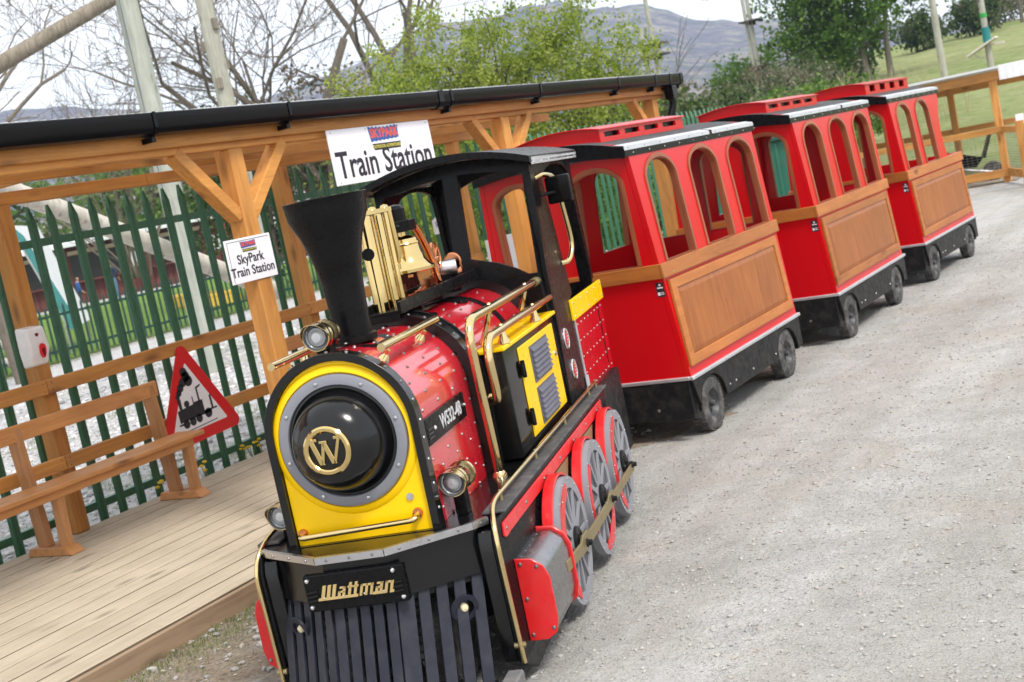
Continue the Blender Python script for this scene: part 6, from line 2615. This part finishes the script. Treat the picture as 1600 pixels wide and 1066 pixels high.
# ivy clad dark hedge left and the pale brown scrub behind the building
HX = [(-60, 38, 6, 5, 6.6), (-55.5, 44.0, 5, 5, 7.2), (-52.5, 51.0, 5.5, 5, 7.4), (-49, 56.5, 5, 5, 7.0), (-44.5, 60.5, 5, 5, 6.6), (-40, 64, 5, 5, 6.0), (-64, 30, 5, 5, 6.5)]
for i, (x, y, a, b, c) in enumerate(HX):
    bush('hedge_tree', ['dark ivy covered hedge tree at the far left behind the canopy', 'dark green hedge tree behind the snack building hatches', 'mid green hedge tree above the middle of the snack building', 'grey brown scrubby tree right of the hedge trees', 'brown scrub tree behind the red gable', 'brown scrub tree farthest right behind the building', 'dark hedge tree at the left edge beyond the canopy'][i],
         (x, y, 0), a, b, c, (L_DARK, L_DARK, L_MID, L_GREY, L_BROWN, L_GREY, L_DARK)[i], 190, 44, .95, .20, 'hedge trees behind the snack building', 'tree')
for i, (x, y, r, c) in enumerate(((-22.2, 26.4, 1.6, 5.2), (-20.7, 28.6, 1.7, 5.5), (-19.0, 30.2, 1.5, 5.3), (-17.6, 31.2, 1.5, 4.9))):
    bush('bush', ['dark ivy bush below the tall bare tree', 'dark green bush at the foot of the bare trees', 'olive bush left of the hawthorn crown', 'olive green bush behind the hawthorn tree'][i], (x, y, 0), r, r, c, (L_DARK, L_BROWN, L_MID, L_BROWN)[i], 260, 44, .38, .065)

# bare trees
bare_tree('bare_tree', 'tall bare tree with several upright stems behind the roof', (-20.6, 27.3, 0),
          [((0, 0, 0), (.05, .02, 1), 6.2, .24), ((.3, .1, .8), (.42, .25, 1), 6.0, .17), ((-.2, -.1, 1.2), (-.42, -.3, .9), 5.6, .16), ((.1, .2, 2.2), (-.2, -.1, 1), 5.4, .13), ((0, 0, 2.6), (-.8, -.5, .75), 4.2, .10)], 5, 'bare trees', .008, .5, (2, 4))
bare_tree('bare_tree', 'bare tree with forked trunk left of the hawthorn', (-19.7, 30.0, 0),
          [((0, 0, 0), (.02, .0, 1), 6.6, .25), ((.1, .1, 2.2), (.35, .2, 1), 5.4, .17), ((-.1, 0, 2.6), (-.3, -.18, 1), 5.2, .16), ((.1, .1, 3.2), (.1, .1, 1), 5.2, .13)], 5, 'bare trees', .008, .5, (2, 4))
bare_tree('bare_tree', 'bare tree at the left edge behind the sloping log', (-23.3, 19.5, 0),
          [((0, 0, 0), (-.02, .0, 1), 5.5, .22), ((0, 0, 4.0), (.10, .06, 1), 3.6, .13), ((0, 0, 4.6), (.5, .4, .45), 2.4, .08), ((0, 0, 5.0), (.45, .4, .9), 2.4, .08)], 4, 'bare trees', .005, .5, (2, 3))
bare_tree('bare_tree', 'twisted bare tree leaning right below the sloping log', (-17.7, 14.4, 0),
          [((0, 0, 0), (.02, .02, 1), 3.6, .15), ((.05, .05, 3.4), (.42, .36, .5), 2.0, .075), ((0, .05, 3.4), (.75, .62, .12), 1.9, .06), ((.0, .0, 3.1), (-.4, -.4, .6), 1.7, .07)], 4, 'bare trees', .0035, .5)
bare_tree('bare_shrub', 'pale brown twiggy shrub below the red topped climber', (-32.3, 31.8, 1.0),
          [((random.uniform(-.4, .4), random.uniform(-.4, .4), 0), (random.gauss(0, .35), random.gauss(0, .35), 1), random.uniform(3.0, 4.4), .055) for _ in range(16)], 2, None, .010, .3, (3, 5))
bare_tree('bare_tree', 'distant bare tree standing right of the lime hawthorn', (-15.8, 34.0, 0.6),
          [((.5 * q, .3 * q, 0), (.04 * q, .0, 1), 2.6, .05) for q in (-2, -1, 0, 1, 2)], 2, 'bare trees', .010, .25)

# scrub bank beyond the wagons
SB = [(-9.3, 28.7, 1.3, 2.2, L_MID, 'fresh green bush between the middle and last wagon roofs'),
      (-8.7, 31.9, 1.5, 2.6, L_MID, 'bright green bush rising behind the last wagon roof'),
      (-14.2, 35.4, 1.8, 2.7, L_DARK, 'dark green hedge bush right of the two far poles'),
      (-15.0, 41.6, 2.0, 2.7, L_MID, 'olive hedge bush under the mountain slope'),
      (-14.9, 50.0, 2.0, 2.6, L_DARK, 'dark hedge bush left of the big green tree'),
      (-11.0, 24.6, 1.4, 3.0, L_DARK, 'dark leafy bush beside the downpipe'),
      (-13.7, 46.9, 1.9, 2.3, L_GREY, 'pale scrub bush at the left foot of the big tree'),
      (-10.9, 24.8, 1.5, 2.7, L_DARK, 'dark green bush at the right end of the shelter roof'),
      (-12.7, 28.5, 1.9, 3.5, L_GREY, 'grey twiggy scrub bush above the right end of the gutter'),
      (-14.6, 31.2, 1.9, 3.7, L_GREY, 'grey brown scrub bush beside the hawthorn crown'),
      (-10.6, 29.2, 1.6, 2.4, L_DARK, 'dark scrub bush behind the first wagon roof'),
      (-8.9, 26.6, 1.4, 1.9, L_MID, 'fresh green bush behind the middle wagon roof'),
      (-13.2, 38.4, 2.0, 3.2, L_DARK, 'round dark green bush in the middle of the bank'),
      (-16.6, 41.5, 2.3, 3.9, L_GREY, 'pale grey scrub below the two far poles'),
      (-18.9, 46.5, 2.4, 4.4, L_BROWN, 'brown scrub bush left of the two far poles'),
      (-11.0, 35.2, 1.8, 2.6, L_GREY, 'pale silvery scrub beside the fresh green bushes'),
      (-9.4, 31.0, 1.6, 2.0, L_MID, 'low bright bush left of the big green tree'),
      (-8.3, 29.4, 1.2, 1.5, L_MID, 'low bright bush behind the last wagon roof'),
      (-15.5, 47.8, 2.2, 2.8, L_GREY, 'grey scrub mound far behind the middle wagon'),
      (-17.2, 53.2, 2.2, 2.7, L_BROWN, 'brown scrub mound below the far right pole'),
      (-13.6, 45.5, 1.8, 1.9, L_MID, 'green bush left of the big tree trunk'),
      (-11.2, 40.5, 1.4, 1.5, L_GREY, 'grey green scrub beside the big tree trunk')]
for (x, y, r, c, ml, lab) in SB:
    if y > 28:
        c *= .74
    bush('scrub_bush', lab, (x, y, hill_h(x, y) - .1), r, r, c, ml, 120, 46, .15 * c, .030 * c if c > 2.2 else .06, 'scrub bushes on the bank')

# big green tree on the field and its companions
h0 = hill_h(-14.5, 58)
leafy_tree('broadleaf_tree', 'large green spreading tree on the field right of the mountains', 'tree', (-13.5, 58.2, h0),
           [(-1.6, -.3, 2.6, 1.8, 1.6, 1.6), (-.2, 0, 3.6, 2.2, 2, 1.9), (1.2, .2, 4.4, 2.0, 1.9, 1.6), (-.9, 0, 5.2, 2.0, 1.9, 1.4), (-2.3, -.4, 3.9, 1.3, 1.3, 1.3), (2.4, .4, 4.9, 1.3, 1.3, .9), (-2.5, -.4, 1.4, 1.2, 1.2, 1.1), (.8, .2, 5.8, 1.5, 1.5, 1.1), (-3.2, -.5, 2.6, 1.4, 1.3, 1.3), (-3.4, -.5, 4.6, 1.2, 1.2, 1.1), (3.2, .5, 3.9, 1.1, 1.1, .8), (-1.2, -.2, 1.6, 1.2, 1.1, .9)],
           [((-.55, -.1, 0), (-.3, 0, 4.0), .17, .08), ((.4, 0, 0), (.9, .1, 4.2), .15, .07), ((-.3, 0, 1.4), (-1.6, -.2, 3.6), .09, .04)], L_MID, BARK, 640, 56, .48, .10, 60, None, .40, 1.25)
for i, (x, y, r, c, ml) in enumerate(((-14.9, 74.5, 1.5, 2.3, L_DARK), (-12.9, 79.8, 1.7, 2.5, L_DARK), (-15.9, 62.6, 1.1, 1.2, L_DARK), (-6.4, 93, 3.0, 3.0, L_BROWN), (-10.5, 92, 2.6, 2.4, L_GREY), (-8.4, 94, 2.2, 2.2, L_BROWN), (-13.2, 90, 2.4, 2.2, L_GREY), (-4.2, 90, 2.6, 3.4, L_DARK), (-17.5, 66.5, 2.4, 3.0, L_DARK), (-19.5, 59.5, 2.2, 2.6, L_MID))):
    bush('field_bush', ['dark rounded bush right of the big tree crown', 'dark bush left of the pole with a green sleeve', 'low dark bush under the big tree', 'brown hedge bush on the right skyline', 'grey hedge bush on the skyline behind the slender poles', 'brown hedge bush in the middle of the skyline', 'grey skyline bush nearest the slender pole', 'dark bush at the right end of the skyline', 'dark bush left behind the big tree', 'green bush at the left foot of the big tree'][i],
         (x, y, hill_h(x, y) - .1), r, r, c, ml, 110, 44, .40, .10, 'bushes round the field')
for i, (x, y) in enumerate(((-12.0, 82), (-11.0, 84), (-9.6, 86))):
    bare_tree('bare_tree', ['leaning bare tree behind the dark field bush', 'bare tree just left of the green sleeved pole', 'slim bare tree right of the green sleeved pole'][i], (x, y, hill_h(x, y)), [((0, 0, 0), ((-.18, .05, .0)[i], 0, 1), 5.0, .17), ((.1, 0, 1.0), (.25, 0, 1), 4.0, .11)], 4, 'bare trees', .010)
# dry reeds in front of the field
for i, (x, y, n_) in enumerate(((-9.2, 37.5, 70), (-8.0, 36.0, 60))):
    m = MB()
    for k in range(n_):
        a, b = random.gauss(0, .8), random.gauss(0, .6)
        hh = random.uniform(.9, 1.7)
        m.tube([(a, b, 0), (a + random.gauss(0, .08), b, hh * .6), (a + random.gauss(0, .14), b, hh)], [.012, .010, .004], 3, caps=False)
    o = m.build('dry_reeds', paint('dry_reed', (.36, .34, .18), .8) if i == 0 else bpy.data.materials['dry_reed'], None, kind='stuff')
    o.location = (x, y, hill_h(x, y))

# far poles with platforms
for (x, y, z0, h_, r, lab, plat) in ((-19.1, 46.3, 0, 5.35, .085, 'short far pole left of the taller platform pole', ()),
                                     (-18.75, 46.4, 0, 9.5, .075, 'far rope course pole with two small platforms', (5.05, 5.45)),
                                     (-18.42, 57.1, 0, 12, .08, 'tall far pole left of the big green tree', (4.3, 6.3)),
                                     (-18.62, 57.1, 0, 6.0, .07, 'short grey pole beside the tall far pole', ()),
                                     (-9.25, 49.1, 0, 9.0, .105, 'slender pale pole standing right of the big tree', ())):
    hz = hill_h(x, y)
    p = pole('rope_course_pole', lab, (x, y, hz - .1), (x - .02, y, hz + h_), r * 1.2, r, POLE_WOOD, 'rope course poles')
    for z in plat:
        m = MB()
        zz = z - hz + .1
        m.box(-.42, .42, -.42, .42, zz, zz + .07)
        m.box(-.05, .05, -.55, .55, zz - .12, zz)
        m.build('platform', BARK_DARK, p)
x, y = -4.93, 31.62
hz = hill_h(x, y)
p = pole('rope_course_pole', 'near pole with a teal sleeve and a slanted board platform', (x, y, hz - .1), (x, y, hz + 6.5), .075, .06, POLE_WOOD, 'rope course poles')
m = MB()
m.lathe([(.088, 0), (.088, .33), (.07, .33)], (0, 0, 2.5 - hz + .1), (0, 0, 1), 16)
m.build('sleeve', paint('teal_sleeve', (.01, .19, .19), .6), p)
m = MB()
m.lathe([(.082, 0), (.082, .09), (.06, .09)], (0, 0, 3.05 - hz + .1), (0, 0, 1), 16)
m.build('green_band', paint('green_band', (.03, .33, .06), .6), p)
m = MB()
m.box(-.36, .36, -.22, .22, -.02, .02, Matrix.Translation((-.12, 0, 2.42 - hz + .1)) @ Matrix.Rotation(R(-24), 4, 'Y'))
m.beam((-.3, 0, 2.27 - hz + .1), (0, 0, 2.05 - hz + .1), .03, .03)
m.box(.05, .35, -.05, .05, 2.40 - hz + .1, 2.45 - hz + .1)
m.build('platform', LOG_WOOD, p)
m = MB()
for i in range(12):
    m.box(.07, .16, -.02, .02, 2.95 - hz + i * .28, 3.0 - hz + i * .28, Matrix.Rotation(i * 2.1, 4, 'Z'))
m.build('rungs', BARK_DARK, p)
cb_ = thing('rope_cable', 'thin cables strung between the far poles in front of the mountains', 'cable', (-18.6, 50, 7.0))
m = MB()
for z in (.5, 1.2):
    m.tube([(-8, -8, z + .2), (-.2, -3.6, z), (.1, 2, z - .35), (.2, 7.1, z), (8, 10, z + .2)], .012, 4)
m.build('cable', LOG_BROWN, cb_)

# ------------------------------------------------------------------ timber pen at the right
pen = thing('timber_pen', 'orange timber animal pen with rails, wire mesh and a white roof sheet', 'pen', (0, 0, 0))
PF, PBK = 22.34, 25.2


def penpost(x, y, z1, w=.055):
    m = MB()
    m.box(x - w, x + w, y - w, y + w, 0, z1)
    m.build('post', TIMBER_Z, pen, .005)


for (x, y, z1) in ((-3.50, PF, 1.75), (-5.6, PF, 1.75), (-7.4, PF, 1.75), (-4.70, PBK, 1.62), (-3.35, PBK, 1.62), (-6.4, PBK, 1.62), (-2.95, 20.6, .98)):
    penpost(x, y, z1)


def penrail(p0, p1, w, h, mat=TIMBER_X):
    m = MB()
    m.beam(p0, p1, w, h)
    m.build('rail', mat, pen, .004)


penrail((-7.6, PF - .08, 1.70), (-3.2, PF - .08, 1.70), .04, .14)
penrail((-7.6, PF - .08, .845), (-3.42, PF - .08, .845), .04, .10)
penrail((-7.6, PF - .08, .15), (-3.42, PF - .08, .15), .04, .13)
penrail((-3.46, PF - .05, .84), (-2.2, 18.9, .84), .04, .10, TIMBER_Y)
penrail((-3.46, PF - .05, .16), (-2.2, 18.9, .16), .04, .13, TIMBER_Y)
penrail((-6.6, PBK, .86), (-3.2, PBK, .86), .04, .10)
penrail((-6.6, PBK, 1.58), (-3.2, PBK, 1.58), .04, .12)
m = MB()
m.add([(-7.7, PF - .30, 1.80), (-3.25, PF - .30, 1.80), (-3.25, PBK + .1, 1.70), (-7.7, PBK + .1, 1.70), (-7.7, PF - .30, 1.835), (-3.25, PF - .30, 1.835), (-3.25, PBK + .1, 1.735), (-7.7, PBK + .1, 1.735)],
      [(0, 3, 2, 1), (4, 5, 6, 7), (0, 1, 5, 4), (1, 2, 6, 5), (2, 3, 7, 6), (3, 0, 4, 7)])
m.build('roof_sheet', WHITE_SHEET, pen)
m = MB()
for i in range(15):
    z = .22 + i * .042
    m.tube([(-7.5, PF, z), (-3.5, PF, z)], .0022, 3)
    m.tube([(-3.46, PF - .02, z), (-2.22, 18.9, z)], .0022, 3)
for i in range(52):
    x = -7.5 + i * .078
    m.tube([(x, PF, .2), (x, PF, .82)], .0022, 3)
for i in range(45):
    t = i / 44
    m.tube([(-3.46 + 1.24 * t, PF - .02 - 3.42 * t, .2), (-3.46 + 1.24 * t, PF - .02 - 3.42 * t, .82)], .0022, 3)
m.build('wire_mesh', STEEL, pen, kind='stuff')
wbd = thing('white_board', 'blank white board on the top corner of the timber pen', 'board', (-3.02, 21.9, 1.74))
m = MB()
m.box(-.30, .34, -.012, .012, -.13, .10)
for i in range(6):
    m.box(-.28 + i * .1, -.26 + i * .1, -.016, -.0125, -.12, .09)
m.build('board', WHITE_PLASTIC, wbd, .002)
for k, z in enumerate((.98, .62)):
    o = MB().box(-.06, .06, -.004, .004, -.08, .08).build('pen_notice', WHITE_PRINT, None, .001)
    o.location = (-3.02 + .07 * k, 21.2, z)
    tag(o, ['upper small white notice hung on the pen corner', 'lower small pale notice hung on the pen corner'][k], 'notice')
ps = grid_sheet('pen_floor', -7.6, -3.35, 22.3, 27.5, .012, DIRT)
# small black wheelbarrow inside the pen
wbw = thing('wheelbarrow', 'black wheelbarrow tipped up inside the timber pen', 'wheelbarrow', (-4.25, 23.0, .0), R(15))
m = MB()
m.add([(-.30, -.25, .62), (.30, -.18, .42), (.30, .18, .42), (-.30, .25, .62), (-.16, -.14, .32), (.18, -.12, .28), (.18, .12, .28), (-.16, .14, .32)],
      [(4, 7, 6, 5), (0, 4, 5, 1), (1, 5, 6, 2), (2, 6, 7, 3), (3, 7, 4, 0)])
m.add([(.30, -.18, .42), (.46, -.16, .80), (.46, .16, .80), (.30, .18, .42), (.34, -.12, .40), (.49, -.12, .78), (.49, .12, .78), (.34, .12, .40)], [(0, 1, 2, 3), (4, 7, 6, 5), (0, 4, 5, 1), (3, 2, 6, 7), (1, 5, 6, 2)])
m.build('tray', BLACK_SAT, wbw, smooth=0)
m = MB()
for s in (-1, 1):
    m.tube([(-.75, s * .26, .58), (-.2, s * .18, .32), (.42, s * .05, .16)], .016, 8)
    m.tube([(-.28, s * .2, .36), (-.34, s * .22, .02)], .014, 8)
m.build('frame', STEEL, wbw)
m = MB()
m.lathe([(.08, -.03), (.15, -.035), (.165, 0), (.15, .035), (.08, .03), (.02, .03), (.02, -.03), (.08, -.03)], (.44, 0, .165), (0, 1, 0), 24)
m.build('wheel', RUBBER, wbw)

# teal green metal box shed behind the middle wagon
gs = thing('green_metal_shed', 'plain green metal box shed seen through the wagon windows', 'shed', (-4.78, 14.0, 0), R(3))
m = MB()
m.box(-.55, .55, -.5, .5, 0, 1.46)
for i in range(7):
    m.box(-.5 + i * .15, -.46 + i * .15, -.512, -.5005, .03, 1.44)
    m.box(.5505, .562, -.45 + i * .13, -.40 + i * .13, .03, 1.44)
m.build('body', paint('green_sheet_metal', (.03, .17, .11), .4, 0, .1), gs, .004)
m = MB()
m.box(-.60, .60, -.55, .55, 1.461, 1.50)
m.build('roof', paint('dark_sheet_metal', (.02, .10, .07), .5), gs, .003)

# white notice sheet on a back post behind the first wagon
nt_ = thing('fence_notice', 'white notice sheet with grey lettering hung behind the first wagon', 'notice', (-6.06, 10.44, .82))
m = MB()
m.box(-.004, .004, -.25, .25, -.31, .31)
m.build('board', WHITE_PRINT, nt_)
T = frame((.0046, 0, 0), SX, SY, SZ)
for k, (w, z) in enumerate((('Train', .20), ('rides', .06), ('Kids', -.07), ('GO !', -.21))):
    text('lettering', w, .12, INK, T @ Matrix.Translation((0, z, 0)), nt_, .0005)
n2 = thing('blue_sign', 'small white and blue sign glimpsed through the engine cab window', 'sign', (-6.10, 9.62, 1.37))
m = MB()
m.plate([(-.16, -.08), (.16, -.08), (.16, .04), (0, .10), (-.16, .04)], [], lambda a, b: (.004, a, b), (-.006, 0, 0))
m.build('board', WHITE_PRINT, n2)
T = frame((.005, 0, 0), SX, SY, SZ)
text('lettering', 'SKYPARK', .06, LOGO_BLUE, T @ Matrix.Translation((0, .0, 0)), n2, .0005, .02)

# ------------------------------------------------------------------ small plants
def grass_strip(name, n, sampler, h, mat):
    P = sampler(n)
    V, F = [], []
    for i, q in enumerate(P):
        a = random.uniform(0, 2 * PI)
        hh = h * random.uniform(.4, 1.4)
        w = .0016
        dx, dy = math.cos(a), math.sin(a)
        ln = random.uniform(.1, .8) * hh
        o = len(V)
        V += [(q[0] - dy * w, q[1] + dx * w, q[2]), (q[0] + dy * w, q[1] - dx * w, q[2]), (q[0] + dx * ln * .4 + dy * w * .7, q[1] + dy * ln * .4 - dx * w * .7, q[2] + hh * .6), (q[0] + dx * ln * .4 - dy * w * .7, q[1] + dy * ln * .4 + dx * w * .7, q[2] + hh * .6), (q[0] + dx * ln, q[1] + dy * ln, q[2] + hh)]
        F += [(o, o + 1, o + 2, o + 3), (o + 3, o + 2, o + 4)]
    b = MB()
    b.v, b.f = V, F
    o = b.build(name, mat, None, smooth=0, kind='stuff')
    return o


L_GRASS = leafmat('grass_blades', [(.09, .14, .03), (.15, .22, .05), (.22, .27, .09), (.36, .34, .18)], .3)


def edge_sampler(n):
    out = []
    while len(out) < n:
        y = random.uniform(3.3, 8)
        c = .5 + .5 * math.sin(y * 5.1) * math.sin(y * 2.3 + 1)
        x = -4.04 + abs(random.gauss(0, .10 + .10 * c))
        if random.random() < .25 + c:
            out.append((x, y, .006))
    return out


grass_strip('edge_grass', 5200, edge_sampler, .022, L_GRASS)


def tuft_sampler(n):
    cs = [(random.uniform(-14, -6.6), random.uniform(4.5, 16)) for _ in range(60)]
    return [(c[0] + random.gauss(0, .16), c[1] + random.gauss(0, .16), .008) for c in (random.choice(cs) for _ in range(n))]


grass_strip('yard_grass', 6000, tuft_sampler, .05, L_GRASS)


def lawn_sampler(n):
    return [(-19.9 - abs(random.gauss(0, 3)), random.uniform(13, 30), .02) for _ in range(n)]


def verge_sampler(n):
    return [(-19.2 + random.gauss(0, .25), random.uniform(13, 30), .008) for _ in range(n)]


grass_strip('verge_grass', 3500, verge_sampler, .12, L_GRASS)
DAND = paint('dandelion_yellow', (.80, .55, .01), .6)
STEM_M = paint('flower_stem', (.10, .17, .04), .7)
for i, (x, y) in enumerate(((-6.29, 5.96), (-6.30, 6.78), (-6.29, 6.86), (-6.30, 6.98), (-6.275, 6.36))):
    fl = thing('dandelion', ['yellow dandelion beside the right foot of the long bench', 'leftmost dandelion of the clump right of the bench', 'middle dandelion of the clump right of the bench', 'rightmost dandelion of the clump right of the bench', 'yellow dandelion alone below the triangular train sign'][i], 'flower', (x, y, .02), random.uniform(0, 6), 'dandelions along the fence')
    m = MB()
    heads = [(random.uniform(-.03, .03), random.uniform(-.03, .03), random.uniform(.11, .17)) for _ in range(3)]
    for hd in heads:
        m.tube([(0, 0, 0), (hd[0] * .5, hd[1] * .5, hd[2] * .6), hd], .003, 5)
    for k in range(7):
        a = k * .9
        m.add([(0, 0, .03), (.03 * math.cos(a - .2), .03 * math.sin(a - .2), .06), (.09 * math.cos(a), .09 * math.sin(a), .07), (.03 * math.cos(a + .2), .03 * math.sin(a + .2), .06)], [(0, 1, 2, 3)])
    m.build('stem', STEM_M, fl)
    m = MB()
    for hd in heads:
        m.lathe([(0, .0), (.014, .004), (.017, .010), (.010, .016), (0, .017)], hd, (0, -.3, 1), 10)
    m.build('flower_head', DAND, fl)

# ------------------------------------------------------------------ air
hz_m = bpy.data.materials.new('haze_air')
hz_m.use_nodes = True
hn = hz_m.node_tree.nodes
hn.clear()
ho = hn.new('ShaderNodeOutputMaterial')
pv = hn.new('ShaderNodeVolumePrincipled')
pv.inputs['Color'].default_value = (.55, .72, 1.0, 1)
pv.inputs['Density'].default_value = 0.00030
pv.inputs['Anisotropy'].default_value = 0.2
hz_m.node_tree.links.new(pv.outputs['Volume'], ho.inputs['Volume'])
m = MB()
m.box(-1720, 420, -60, 1720, -1.0, 215)
hzo = m.build('haze', hz_m, None, smooth=0, kind='stuff')
